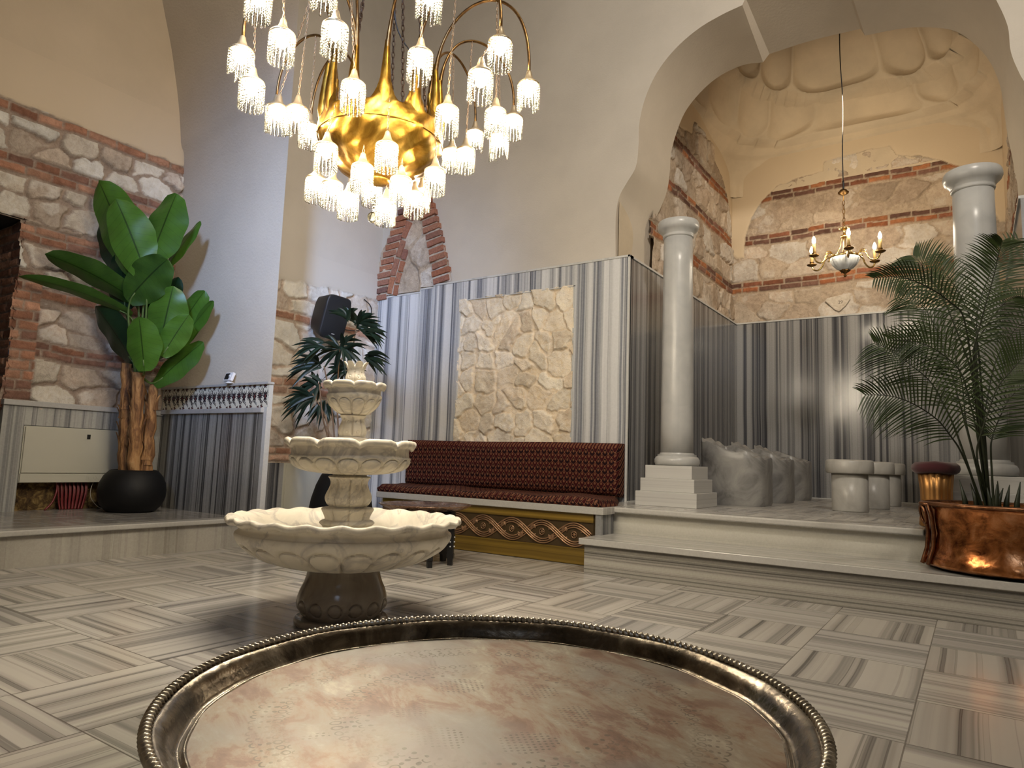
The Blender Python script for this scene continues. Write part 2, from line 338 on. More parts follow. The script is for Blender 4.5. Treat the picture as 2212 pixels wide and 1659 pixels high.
# tray plate: tinned copper with worn patches and punched rings
def plate():
    m, nt, b = newmat('tray_plate_metal', rough=0.45, metal=0.35); g = G(nt)
    v, x, y, z = g.pos(True)
    sc = g.n('ShaderNodeVectorMath', operation='MULTIPLY'); g.l(v, sc.inputs[0]); sc.inputs[1].default_value = (1.0, 2.1, 1.0)
    rot = g.n('ShaderNodeMapping'); rot.inputs['Rotation'].default_value = (0, 0, 0.55); g.l(v, rot.inputs['Vector'])
    g.l(rot.outputs[0], sc.inputs[0])
    n1 = g.noise(sc.outputs[0], 9, 6, 0.68, 0.5); n2 = g.noise(sc.outputs[0], 30, 4, 0.7)
    nn = g.m('ADD', g.m('MULTIPLY', n1, 0.75), g.m('MULTIPLY', n2, 0.25))
    c = g.ramp(nn, [(0.38, (0.145, 0.068, 0.038)), (0.455, (0.205, 0.120, 0.078)), (0.49, (0.25, 0.185, 0.13)), (0.56, (0.28, 0.24, 0.185)), (0.66, (0.42, 0.38, 0.31))])
    c = g.mix(g.ramp(g.noise(v, 4, 3), [(0.48, (0, 0, 0)), (0.62, (0.75, 0.75, 0.75))]), c, (0.19, 0.178, 0.17, 1))
    r = g.m('SQRT', g.m('ADD', g.m('MULTIPLY', x, x), g.m('MULTIPLY', y, y)))
    th = g.m('ARCTAN2', y, x)
    def ring(rad, wd, n, duty=0.0, ph=0.0):
        d = g.m('ABSOLUTE', g.m('SUBTRACT', r, rad))
        a = g.m('LESS_THAN', d, wd)
        s = g.m('GREATER_THAN', g.m('SINE', g.m('ADD', g.m('MULTIPLY', th, n), ph)), duty)
        return g.m('MULTIPLY', a, s)
    jr = g.m('MULTIPLY', g.m('SUBTRACT', g.noise(v, 55, 2), 0.5), 0.009)
    rj = g.m('ADD', r, jr)
    def curl(rad, n, sz, open_=0.0):             # row of punched crescents
        q = g.m('MULTIPLY', g.m('SUBTRACT', g.m('FRACT', g.m('MULTIPLY', th, n/(2*PI))), 0.5), 2*PI*rad/n)
        d = g.m('SQRT', g.m('ADD', g.m('MULTIPLY', q, q), g.m('POWER', g.m('ABSOLUTE', g.m('SUBTRACT', rj, rad)), 2.0)))
        a = g.m('LESS_THAN', g.m('ABSOLUTE', g.m('SUBTRACT', d, sz)), sz*0.22)
        return g.m('MULTIPLY', a, g.m('GREATER_THAN', g.m('SUBTRACT', rj, rad), open_))
    def dots_(rad, n, sz):
        q = g.m('MULTIPLY', g.m('SUBTRACT', g.m('FRACT', g.m('MULTIPLY', th, n/(2*PI))), 0.5), 2*PI*rad/n)
        d = g.m('SQRT', g.m('ADD', g.m('MULTIPLY', q, q), g.m('POWER', g.m('ABSOLUTE', g.m('SUBTRACT', rj, rad)), 2.0)))
        return g.m('LESS_THAN', d, sz)
    marks = None
    for k in [curl(0.235, 104, 0.0045), dots_(0.229, 104, 0.0020), dots_(0.221, 104, 0.0026), curl(0.213, 104, 0.0040, -0.01), curl(0.204, 92, 0.0034),
              curl(0.158, 74, 0.0042, -0.01), dots_(0.150, 74, 0.0022), dots_(0.142, 74, 0.0026), curl(0.134, 66, 0.0038), dots_(0.126, 60, 0.0024)]:
        marks = k if marks is None else g.m('MAXIMUM', marks, k)
    # stippled lozenges around the centre and small sprigs between the rings
    fan = g.m('ABSOLUTE', g.m('SINE', g.m('MULTIPLY', th, 3.0)))
    zone = g.m('MULTIPLY', g.m('LESS_THAN', g.m('ABSOLUTE', g.m('SUBTRACT', r, 0.085)), g.m('MULTIPLY', fan, 0.024)), g.m('GREATER_THAN', fan, 0.55))
    dx = g.m('SINE', g.m('MULTIPLY', x, 760)); dy = g.m('SINE', g.m('MULTIPLY', y, 760))
    dots = g.m('GREATER_THAN', g.m('MULTIPLY', dx, dy), 0.42)
    marks = g.m('MAXIMUM', marks, g.m('MULTIPLY', zone, dots))
    sp = g.m('MULTIPLY', g.m('LESS_THAN', g.m('ABSOLUTE', g.m('SUBTRACT', r, 0.18)), 0.013), g.m('GREATER_THAN', g.m('COSINE', g.m('MULTIPLY', th, 12.0)), 0.93))
    marks = g.m('MAXIMUM', marks, g.m('MULTIPLY', sp, dots))
    mk = g.m('MULTIPLY', marks, g.ramp(g.noise(v, 14, 3), [(0.42, (0.12, 0.12, 0.12)), (0.6, (0.75, 0.75, 0.75))]))
    c = g.mix(mk, c, (0.06, 0.042, 0.028, 1))
    g.l(c, b.inputs['Base Color'])
    g.l(g.m('ADD', g.m('MULTIPLY', n2, 0.3), 0.27), b.inputs['Roughness'])
    g.bump(g.m('SUBTRACT', n1, marks), b, 0.18, 0.002)
plate()

# ------------------------------------------------------------------ mesh helpers
def link(name, verts, faces, mat, parent=None, smooth=True, loc=None):
    me = bpy.data.meshes.new(name)
    me.from_pydata([tuple(map(float, v)) for v in verts], [], [tuple(int(i) for i in f) for f in faces]); me.update()
    if mat: me.materials.append(MATS[mat])
    if smooth: me.polygons.foreach_set('use_smooth', [True]*len(me.polygons))
    o = bpy.data.objects.new(name, me); S.collection.objects.link(o)
    if parent is not None: o.parent = parent
    if loc is not None: o.location = loc
    return o
class MB:
    def __init__(s): s.v = []; s.f = []; s.n = 0
    def add(s, v, f):
        v = np.asarray(v, float)
        s.v.append(v); s.f += [tuple(i+s.n for i in q) for q in f]; s.n += len(v); return s
    def box(s, x0, x1, y0, y1, z0, z1):
        v = [(x, y, z) for x in (x0, x1) for y in (y0, y1) for z in (z0, z1)]
        return s.add(v, [(0, 1, 3, 2), (4, 6, 7, 5), (0, 4, 5, 1), (2, 3, 7, 6), (0, 2, 6, 4), (1, 5, 7, 3)])
    def obox(s, c, ax, ay, az, hx, hy, hz):
        c = np.array(c, float); ax, ay, az = [np.array(a, float) for a in (ax, ay, az)]
        v = [c+ax*hx*i+ay*hy*j+az*hz*k for i in (-1, 1) for j in (-1, 1) for k in (-1, 1)]
        return s.add(v, [(0, 1, 3, 2), (4, 6, 7, 5), (0, 4, 5, 1), (2, 3, 7, 6), (0, 2, 6, 4), (1, 5, 7, 3)])
    def prism(s, poly, z0, z1):
        n = len(poly); a = sum(poly[i][0]*poly[(i+1) % n][1]-poly[(i+1) % n][0]*poly[i][1] for i in range(n))
        if a < 0: poly = poly[::-1]
        v = [(x, y, z0) for x, y in poly]+[(x, y, z1) for x, y in poly]
        return s.add(v, [tuple(range(n))[::-1], tuple(range(n, 2*n))]+[(i, (i+1) % n, n+(i+1) % n, n+i) for i in range(n)])
    def tube(s, pts, r, seg=8, cap=True, closed=False):
        P = np.array(pts, float); n = len(P); R = np.broadcast_to(np.array(r, float), (n,))
        T = np.roll(P, -1, 0)-np.roll(P, 1, 0) if closed else np.gradient(P, axis=0)
        T /= np.maximum(np.linalg.norm(T, axis=1, keepdims=True), 1e-9)
        ref = np.array([0, 0, 1.0]) if abs(T[0][2]) < 0.9 else np.array([1.0, 0, 0])
        v = []; u = np.cross(T[0], ref); u /= np.linalg.norm(u)
        for i in range(n):
            u = u-T[i]*(u@T[i]); u /= max(np.linalg.norm(u), 1e-9); w_ = np.cross(T[i], u)
            for k in range(seg):
                a = 2*PI*k/seg; v.append(P[i]+R[i]*(math.cos(a)*u+math.sin(a)*w_))
        m = n if closed else n-1
        f = [(i*seg+k, i*seg+(k+1) % seg, ((i+1) % n)*seg+(k+1) % seg, ((i+1) % n)*seg+k) for i in range(m) for k in range(seg)]
        if cap and not closed: f += [tuple(range(seg))[::-1], tuple((n-1)*seg+k for k in range(seg))]
        return s.add(v, f)
    def lathe(s, prof, seg=32, c=(0, 0, 0), fn=None, arc=2*PI, sx=1.0, sy=1.0):
        prof = np.array(prof, float); n = len(prof); v = []
        for i, (r, z) in enumerate(prof):
            for k in range(seg):
                a = arc*k/seg; rr, zz = (r, z) if fn is None else fn(r, z, a, i/(n-1))
                v.append((c[0]+rr*math.cos(a)*sx, c[1]+rr*math.sin(a)*sy, c[2]+zz))
        f = [(i*seg+k, i*seg+(k+1) % seg, (i+1)*seg+(k+1) % seg, (i+1)*seg+k) for i in range(n-1) for k in range(seg)]
        if prof[0][0] > 1e-6: f.append(tuple(range(seg))[::-1])
        if prof[-1][0] > 1e-6: f.append(tuple((n-1)*seg+k for k in range(seg)))
        return s.add(v, f)
    def sphere(s, c, r, seg=8, rings=5, sz=1.0):
        v = [(c[0], c[1], c[2]-r*sz)]
        for i in range(1, rings):
            p = -PI/2+PI*i/rings
            for k in range(seg):
                a = 2*PI*k/seg; v.append((c[0]+r*math.cos(p)*math.cos(a), c[1]+r*math.cos(p)*math.sin(a), c[2]+r*sz*math.sin(p)))
        v.append((c[0], c[1], c[2]+r*sz)); t = len(v)-1
        f = [(0, 1+(k+1) % seg, 1+k) for k in range(seg)]
        f += [(1+i*seg+k, 1+i*seg+(k+1) % seg, 1+(i+1)*seg+(k+1) % seg, 1+(i+1)*seg+k) for i in range(rings-2) for k in range(seg)]
        f += [(t, 1+(rings-2)*seg+k, 1+(rings-2)*seg+(k+1) % seg) for k in range(seg)]
        return s.add(v, f)
    def build(s, name, mat, parent=None, smooth=True, loc=None):
        v = np.concatenate(s.v) if s.v else np.zeros((0, 3))
        if loc is not None: v = v-np.array(loc, float)
        return link(name, v, s.f, mat, parent, smooth, loc)
def smooth_angle(o, deg=35):
    me = o.data
    me.polygons.foreach_set('use_smooth', [True]*len(me.polygons))
    try: me.set_sharp_from_angle(angle=math.radians(deg))
    except Exception: pass
    return o
def bevel(o, wd=0.004, seg=2):
    m = o.modifiers.new('bevel', 'BEVEL'); m.width = wd; m.segments = seg; m.limit_method = 'ANGLE'; m.angle_limit = math.radians(40)
    return o
def thing(name, label, cat, loc=(0, 0, 0), group=None):
    o = bpy.data.objects.new(name, None); S.collection.objects.link(o); o.location = loc
    o.empty_display_size = 0.1
    o['label'] = label; o['category'] = cat
    if group: o['group'] = group
    return o
def tag(o, label, cat, group=None):
    o['label'] = label; o['category'] = cat
    if group: o['group'] = group
    return o
def struct(o): o['kind'] = 'structure'; return o
def part(mb, name, mat, root, smooth=True):
    """part whose vertices are given in world space, parented to the thing at its base"""
    v = np.concatenate(mb.v); loc = np.array(root.location, float)
    o = link(name, v-loc, mb.f, mat, root, smooth); return o
def bez(p, n=16):
    p = [np.array(q, float) for q in p]; out = []
    for i in range(n):
        t = i/(n-1); q = [x.copy() for x in p]
        while len(q) > 1: q = [q[j]*(1-t)+q[j+1]*t for j in range(len(q)-1)]
        out.append(q[0])
    return np.array(out)
def spline(p, n=8):
    p = [np.array(q, float) for q in p]; P = [2*p[0]-p[1]]+p+[2*p[-1]-p[-2]]; out = []
    for i in range(1, len(P)-2):
        for k in range(n):
            t = k/n; a, b, c, d = P[i-1], P[i], P[i+1], P[i+2]
            out.append(0.5*((2*b)+(-a+c)*t+(2*a-5*b+4*c-d)*t*t+(-a+3*b-3*c+d)*t**3))
    out.append(p[-1]); return np.array(out)
def col_attr(me, name, cols):
    a = me.color_attributes.new(name, 'FLOAT_COLOR', 'POINT'); cols = np.asarray(cols)
    c = np.ones((len(cols), 4), np.float32); c[:, :cols.shape[1]] = cols
    a.data.foreach_set('color', c.ravel())
# ------------------------------------------------------------------ rough masonry as relief meshes
_T = RNG.random((256, 256))
def vnoise(x, y, seed=0):
    x = x+seed*17.3; y = y+seed*9.1
    xi = np.floor(x).astype(int); yi = np.floor(y).astype(int); fx = x-xi; fy = y-yi
    fx = fx*fx*(3-2*fx); fy = fy*fy*(3-2*fy)
    h = lambda a, b: _T[a & 255, b & 255]
    return (h(xi, yi)*(1-fx)+h(xi+1, yi)*fx)*(1-fy)+(h(xi, yi+1)*(1-fx)+h(xi+1, yi+1)*fx)*fy
def fbm(x, y, o=4, seed=0):
    s = 0; a = 0.5; t = 0
    for i in range(o): s = s+a*vnoise(x*2**i, y*2**i, seed+i); t += a; a *= 0.5
    return s/t
def sst(a, b, x): t = np.clip((x-a)/(b-a), 0, 1); return t*t*(3-2*t)
def poly_sd(U, V, poly):
    ins = np.zeros(U.shape, bool); d = np.full(U.shape, 1e9); n = len(poly)
    for i in range(n):
        x0, y0 = poly[i]; x1, y1 = poly[(i+1) % n]
        c = ((y0 > V) != (y1 > V)); xs = (x1-x0)*(V-y0)/((y1-y0) if abs(y1-y0) > 1e-9 else 1e-9)+x0
        ins ^= c & (U < xs)
        ex, ey = x1-x0, y1-y0; L = ex*ex+ey*ey+1e-12
        t = np.clip(((U-x0)*ex+(V-y0)*ey)/L, 0, 1); d = np.minimum(d, np.hypot(U-x0-t*ex, V-y0-t*ey))
    return np.where(ins, d, -d)
STONES = dict(
    left=dict(mortar=(0.34, 0.265, 0.215), stone=[(0.60, 0.555, 0.49), (0.52, 0.46, 0.385), (0.66, 0.63, 0.58), (0.45, 0.37, 0.30), (0.56, 0.48, 0.41)], brick=[(0.34, 0.17, 0.11), (0.27, 0.13, 0.085), (0.40, 0.22, 0.15), (0.22, 0.12, 0.09)]),
    niche=dict(mortar=(0.80, 0.67, 0.50), stone=[(0.80, 0.70, 0.55), (0.86, 0.78, 0.64), (0.76, 0.65, 0.50), (0.72, 0.60, 0.45), (0.85, 0.75, 0.60)], brick=[(0.3, 0.13, 0.08)]),
    alcove=dict(mortar=(0.47, 0.375, 0.28), stone=[(0.50, 0.405, 0.31), (0.46, 0.37, 0.285), (0.56, 0.47, 0.38), (0.62, 0.56, 0.49), (0.42, 0.33, 0.25)], brick=[(0.33, 0.125, 0.06), (0.27, 0.11, 0.065), (0.15, 0.08, 0.06), (0.38, 0.16, 0.075), (0.22, 0.12, 0.09)]),
    recess=dict(mortar=(0.56, 0.455, 0.365), stone=[(0.74, 0.69, 0.61), (0.68, 0.62, 0.54), (0.62, 0.54, 0.46), (0.76, 0.73, 0.67)], brick=[(0.50, 0.29, 0.20), (0.44, 0.24, 0.16), (0.54, 0.36, 0.27)]))
def masonry(U, V, pal, bands, cw=0.30, ch=0.24, seed=0, jambs=(), gap=0.035, hs=0.03):
    P = STONES[pal]; shp = U.shape
    wx = (fbm(U*3.4, V*3.4, 4, seed+1)-0.5)*0.20; wy = (fbm(U*3.4+40, V*3.4+7, 4, seed+2)-0.5)*0.17
    X = (U+wx)/cw; Y = (V+wy)/ch; xi = np.floor(X).astype(int); yi = np.floor(Y).astype(int)
    F1 = np.full(shp, 9.0); F2 = np.full(shp, 9.0); I = np.zeros(shp, int); LX = np.zeros(shp); LY = np.zeros(shp)
    for dx in (-1, 0, 1):
        for dy in (-1, 0, 1):
            a = xi+dx; b = yi+dy
            jx = _T[(a*7+seed) & 255, (b*13) & 255]; jy = _T[(a*3+99) & 255, (b*5+seed) & 255]
            px = a+0.15+0.7*jx+0.35*(b & 1); py = b+0.15+0.7*jy
            ex, ey = X-px, Y-py
            d = (np.abs(ex)**2.6+np.abs(ey)**2.6)**(1/2.6)
            m = d < F1
            F2 = np.where(m, F1, np.minimum(F2, d)); I = np.where(m, (a*31+b*57) & 255, I)
            LX = np.where(m, ex, LX); LY = np.where(m, ey, LY); F1 = np.where(m, d, F1)
    e = (F2-F1)*min(cw, ch)+(fbm(U*16, V*16, 4, seed+4)-0.5)*0.05
    sm = sst(gap*0.45, gap*0.95, e)
    r1 = _T[I, (I*7+3) & 255]; r2 = _T[(I*5) & 255, (I+41) & 255]; r3 = _T[(I*11) & 255, (I+7) & 255]; r4 = _T[(I+77) & 255, (I*3) & 255]
    pres = np.where(r4 > 0.10, 1.0, 0.35)
    rough = fbm(U*9, V*9, 5, seed+6)
    ridg = np.abs(fbm(U*6, V*6, 4, seed+9)-0.5)*2
    h = sm*pres*(hs*(0.55+0.8*r1)+(LX*(r2-0.5)+LY*(r3-0.5))*0.045-ridg*0.020)+(rough-0.5)*0.030
    col = np.zeros(shp+(3,)); st = np.array(P['stone']); k = (r2*len(st)).astype(int) % len(st)
    scol = st[k]*(0.86+0.28*r3[..., None])*(0.82+0.36*rough[..., None])
    pale = sst(0.56, 0.66, fbm(U*5, V*5, 4, seed+12))[..., None]*0.45
    scol = scol*(1-pale)+np.array(st.max(0))*pale*1.05
    mort = np.array(P['mortar'])*(0.85+0.3*fbm(U*8, V*8, 4, seed+3)[..., None])
    s3 = (sm*pres)[..., None]; col = mort*(1-s3)+scol*s3
    bc = np.array(P['brick'])
    def bricks(U_, V_, v0, rows, pitch, bl, sd, mask=None):
        nonlocal h, col
        wob = (fbm(U_*2.2, V_*0+sd, 2, sd)-0.5)*0.05
        vv = V_+wob; row = np.floor((vv-v0)/pitch).astype(int)
        inb = (row >= 0) & (row < rows)
        if mask is not None: inb &= mask
        pad = (vv > v0-0.025) & (vv < v0+rows*pitch+0.02)
        if mask is not None: pad &= mask
        off = _T[(row*17+sd) & 255, 9]*bl; q = (U_+off)/bl+0.18*np.sin((U_+off)*5+row); bi = np.floor(q).astype(int)
        fu = (q-bi)*bl; fv = (vv-v0)-row*pitch
        jn = (fbm(U_*26, V_*26, 3, sd+5)-0.5)*0.012
        d = np.minimum(np.minimum(fu, bl-fu), np.minimum(fv, pitch-fv)+0.001)+jn
        bm = sst(0.005, 0.012, d)*inb
        rr = _T[(bi*29+row*7+sd) & 255, (bi*3+11) & 255]; rr2 = _T[(bi*5+row+sd) & 255, (bi*13+2) & 255]
        bcol = bc[(rr*len(bc)).astype(int) % len(bc)]*(0.75+0.5*rr2[..., None])*(0.75+0.5*fbm(U_*22, V_*22, 4, sd)[..., None])
        mm = np.clip(bm, 0, 1)[..., None]
        base_h = (fbm(U*9, V*9, 4, seed+6)-0.5)*0.012
        h = np.where(pad, base_h+bm*(0.014+0.012*rr2), h)
        col = np.where(pad[..., None], mort*(1-mm)+bcol*mm, col)
    for j, (vc, rows, pitch) in enumerate(bands):
        bricks(U, V, vc-rows*pitch/2, rows, pitch, 0.235, seed+3*j+20)
    for (ua, ub, va, vb) in jambs:
        m = (U > ua) & (U < ub) & (V > va) & (V < vb)
        bricks(U-ua, V, va, int((vb-va)/0.085), 0.085, max(0.001, ub-ua), seed+77, m)
    return h, col
def relief_wall(name, org, ud, vd, nd, rng, res, pal, bands, poly, pcol, seed=0, proud=0.03, cut=None, drop=None, cw=0.30, ch=0.24, jambs=(), extra=None, parent=None, gap=0.035, hs=0.03, curve=None, ragged=0.02):
    """wall patch: bare masonry inside poly (u,v), plaster outside; relief along nd"""
    u0, u1, v0, v1 = rng; nu = int((u1-u0)/res)+1; nv = int((v1-v0)/res)+1
    U, V = np.meshgrid(np.linspace(u0, u1, nu), np.linspace(v0, v1, nv))
    h, col = masonry(U, V, pal, bands, cw, ch, seed, jambs, gap, hs)
    if poly is not None:
        sd = poly_sd(U, V, poly)+(fbm(U*9, V*9, 4, seed+31)-0.5)*ragged*2
        pm = sst(0.004, -0.010, sd) if False else 1-sst(-0.008, 0.006, sd)
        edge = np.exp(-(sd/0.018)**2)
        ph = proud+0.004*fbm(U*3, V*3, 3, seed+5)
        h = h*(1-pm)+ph*pm-edge*0.006*(1-pm)
        h = np.where((pm > 0.5) & (sd > -0.03), ph-0.006*edge, h)
        c2 = np.array(pcol)*(0.95+0.1*fbm(U*1.5, V*1.5, 3, seed+8)[..., None])
        col = col*(1-pm[..., None])+c2*pm[..., None]
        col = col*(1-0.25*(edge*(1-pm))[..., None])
        col = np.concatenate([col, (1-pm)[..., None]], -1)
    else: col = np.concatenate([col, np.ones(col.shape[:2]+(1,))], -1)
    org, ud, vd, nd = [np.array(a, float) for a in (org, ud, vd, nd)]
    Pv = org+U[..., None]*ud+V[..., None]*vd+h[..., None]*nd
    if curve is not None: Pv = Pv+curve(U, V)[..., None]*nd
    idx = np.arange(nu*nv).reshape(nv, nu)
    flip = np.cross(ud, vd)@nd < 0
    q = np.stack([idx[:-1, :-1], idx[:-1, 1:], idx[1:, 1:], idx[1:, :-1]], -1).reshape(-1, 4)
    if flip: q = q[:, ::-1]
    if drop is not None:
        cx = (U[:-1, :-1]+U[1:, 1:])/2; cyy = (V[:-1, :-1]+V[1:, 1:])/2
        q = q[~drop(cx, cyy).ravel()]
    verts = Pv.reshape(-1, 3); cc = col.reshape(-1, 4)
    me = bpy.data.meshes.new(name)
    me.vertices.add(len(verts)); me.vertices.foreach_set('co', verts.astype(np.float32).ravel())
    me.loops.add(q.size); me.loops.foreach_set('vertex_index', q.astype(np.int32).ravel())
    me.polygons.add(len(q)); me.polygons.foreach_set('loop_start', np.arange(0, q.size, 4, dtype=np.int32))
    try: me.polygons.foreach_set('loop_total', np.full(len(q), 4, np.int32))
    except Exception: pass
    me.update(calc_edges=True); me.validate()
    me.polygons.foreach_set('use_smooth', [True]*len(me.polygons))
    col_attr(me, 'Col', cc); me.materials.append(MATS['masonry'])
    o = bpy.data.objects.new(name, me); S.collection.objects.link(o)
    if parent is not None: o.parent = parent
    return o

# ------------------------------------------------------------------ measured frame of the room (metres)
XL, YP, XR_, YB = -6.64, 3.66, -6.0, 5.88          # left wall, tiled pier, recess wall, back wall
ZP = 0.46                                          # raised platform of the alcove
XA0, XA1, YA = -2.66, 0.34, 9.40                   # marble faces of the alcove
PL = (0.56, 0.515, 0.45); PA = (0.60, 0.49, 0.35)

def quad(name, pts, mat, **kw): return link(name, pts, [tuple(range(len(pts)))], mat, smooth=False)
# main floor and raised platforms
struct(MB().box(-7.6, 3.6, -4.2, 5.9, -0.12, 0.0).build('floor', 'floor_marble', smooth=False))
m = MB().box(-6.7, -5.19, -4.0, 3.75, 0.0, 0.205); struct(m.build('left_platform', 'marble_riser_left', smooth=False))
m = MB().box(-6.7, -5.155, -4.0, 3.78, 0.205, 0.245); o = m.build('left_platform_top', 'platform_marble', smooth=False); bevel(o, 0.008, 3); struct(o)
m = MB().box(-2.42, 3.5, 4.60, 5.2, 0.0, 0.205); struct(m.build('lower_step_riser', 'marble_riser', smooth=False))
m = MB().box(-2.455, 3.5, 4.57, 5.2, 0.205, 0.25); o = m.build('lower_step_tread', 'marble_slab', smooth=False); bevel(o, 0.004); struct(o)
m = MB().box(-2.44, -0.255, 5.13, 9.5, 0.25, 0.415).box(-0.255, 0.64, 5.46, 9.5, 0.25, 0.415).box(0.64, 3.5, 5.13, 9.5, 0.25, 0.415)
m.box(-2.75, -2.44, 5.75, 9.5, 0.0, 0.415).box(-2.44, 3.5, 5.25, 9.5, 0.0, 0.25)
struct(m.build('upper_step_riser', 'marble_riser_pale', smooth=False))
m = MB().prism([(-2.42, 5.08), (-0.272, 5.08), (-0.272, 5.44), (0.66, 5.44), (0.66, 5.08), (3.5, 5.08), (3.5, 9.5), (-2.72, 9.5), (-2.72, 5.78), (-2.44, 5.78)], 0.415, ZP)
o = m.build('alcove_platform', 'alcove_floor_marble', smooth=False); bevel(o, 0.009, 3); struct(o)

m = MB().box(-2.415, -0.275, 5.072, 5.20, 0.418, ZP+0.0015); o = m.build('trim_14', 'marble_slab', smooth=False); bevel(o, 0.012, 3); struct(o)
m = MB().box(-5.30, -5.147, -4.0, 3.785, 0.208, 0.2465); o = m.build('trim_15', 'marble_slab_edge', smooth=False); bevel(o, 0.010, 3); struct(o)
# left wall: masonry up to a brick course, plaster above, doorway at its near end
top = 3.66
bands_l = [(3.655, 1, 0.085), (3.17, 2, 0.078), (2.61, 2, 0.074), (2.11, 1, 0.09), (1.61, 2, 0.066)]
DY = 2.30
def door_cut(u, v): return (u < DY+0.012*np.sin(v*9)) & (u > 1.1) & (v < 2.70)
poly = [(0.9, 0.1), (3.9, 0.1), (3.9, top+0.045), (0.9, top+0.045)]
def lcurve(U, V): return -0.0*V
struct(relief_wall('wall_left', (XL-0.03, 0, 0), (0, 1, 0), (0, 0, 1), (1, 0, 0), (0.9, 3.66, 0.24, 4.2), 0.0115, 'left', bands_l, poly, (0.55, 0.45, 0.33), 3, 0.012,
            drop=lambda u, v: door_cut(u, v) | ((v < 1.10) & (u > 2.28)), jambs=[(DY-0.02, DY+0.20, 1.0, 2.30)], cw=0.30, ch=0.23, gap=0.036, hs=0.034))
PX = XL-0.015
m = MB(); m.add([(PX, -4, 4.19), (PX, 3.7, 4.19), (PX, 3.7, 7.2), (PX, -4, 7.2)], [(0, 1, 2, 3)])
m.add([(PX, -4, 0), (PX, 0.91, 0), (PX, 0.91, 4.2), (PX, -4, 4.2)], [(0, 1, 2, 3)])
struct(m.build('wall_left_plaster', 'plaster_ochre', smooth=False))
# dark brick lined doorway
struct(relief_wall('door_1', (0, DY+0.03, 0), (1, 0, 0), (0, 0, 1), (0, -1, 0), (-7.4, XL-0.005, 0.24, 2.72), 0.014, 'left', [(1.5, 33, 0.078)], None, PL, 9))
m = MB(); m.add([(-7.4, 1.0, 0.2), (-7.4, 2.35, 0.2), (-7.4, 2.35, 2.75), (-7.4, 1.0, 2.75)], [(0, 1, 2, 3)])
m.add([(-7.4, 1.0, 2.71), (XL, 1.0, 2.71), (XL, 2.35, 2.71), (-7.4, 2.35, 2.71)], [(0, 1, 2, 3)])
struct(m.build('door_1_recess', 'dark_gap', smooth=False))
# marble dado of the left wall with the opening for the manifold box
m = MB().box(XL-0.03, XL+0.02, 2.31, 2.47, 0.245, 1.125).box(XL-0.03, XL+0.02, 2.47, 3.66, 0.965, 1.125).box(XL-0.03, XL+0.02, 3.42, 3.66, 0.245, 0.965)
struct(m.build('trim_1', 'marble_y_dado', smooth=False))
m = MB().box(XL-0.03, XL+0.045, 2.30, 3.66, 1.125, 1.17); o = m.build('trim_2', 'marble_ledge', smooth=False); bevel(o, 0.004); struct(o)
# tiled pier: plaster, frieze, marble dado; its hidden flank runs back to the recess wall
TP = -4.98
def pier_surface():
    res = 0.04; us = np.arange(-6.7, TP+0.001, res); us[-1] = TP; vs = np.arange(1.40, 7.25, 0.05)
    U, V = np.meshgrid(us, vs)
    fwd = np.clip((V-3.6)/2.4, 0, 1)**1.6*np.clip((-5.2-U)/1.5, 0, 1)*0.62     # the squinch leans into the hall
    ridge = 0.035*sst(0.0, 0.10, V-(3.83+0.30*np.clip((U+6.66)/1.7, 0, 1)**1.4))
    Yv = YP-fwd-(ridge-0.010*(fbm(U*2, V*2, 3, 4)-0.5))*np.clip((TP-U)/0.25, 0, 1)
    n = U.shape; idx = np.arange(U.size).reshape(n)
    q = np.stack([idx[:-1, :-1], idx[:-1, 1:], idx[1:, 1:], idx[1:, :-1]], -1).reshape(-1, 4)
    o = link('wall_corner', np.stack([U, Yv, V], -1).reshape(-1, 3), q, 'plaster_rough'); return o
struct(pier_surface())
m = MB().add([(TP, YP, 0), (TP, YP, 7.2), (XR_, 4.36, 7.2), (XR_, 4.36, 0)], [(0, 1, 2, 3)])
struct(m.build('wall_corner_flank', 'plaster', smooth=False))
m = MB().box(-6.66, -5.022, YP-0.02, YP+0.03, 0.245, 1.14); struct(m.build('trim_3', 'marble_x_dado', smooth=False))
m = MB().box(-5.022, TP, YP-0.02, YP+0.03, 0.0, 1.19); struct(m.build('trim_4', 'marble_pale_trim', smooth=False))
m = MB().box(-6.66, -5.02, YP-0.05, YP+0.02, 1.14, 1.183); o = m.build('trim_5', 'marble_ledge', smooth=False); bevel(o, 0.003); struct(o)
m = MB().box(-6.66, TP+0.01, YP-0.035, YP+0.03, 1.385, 1.405); struct(m.build('trim_6', 'marble_ledge', smooth=False))
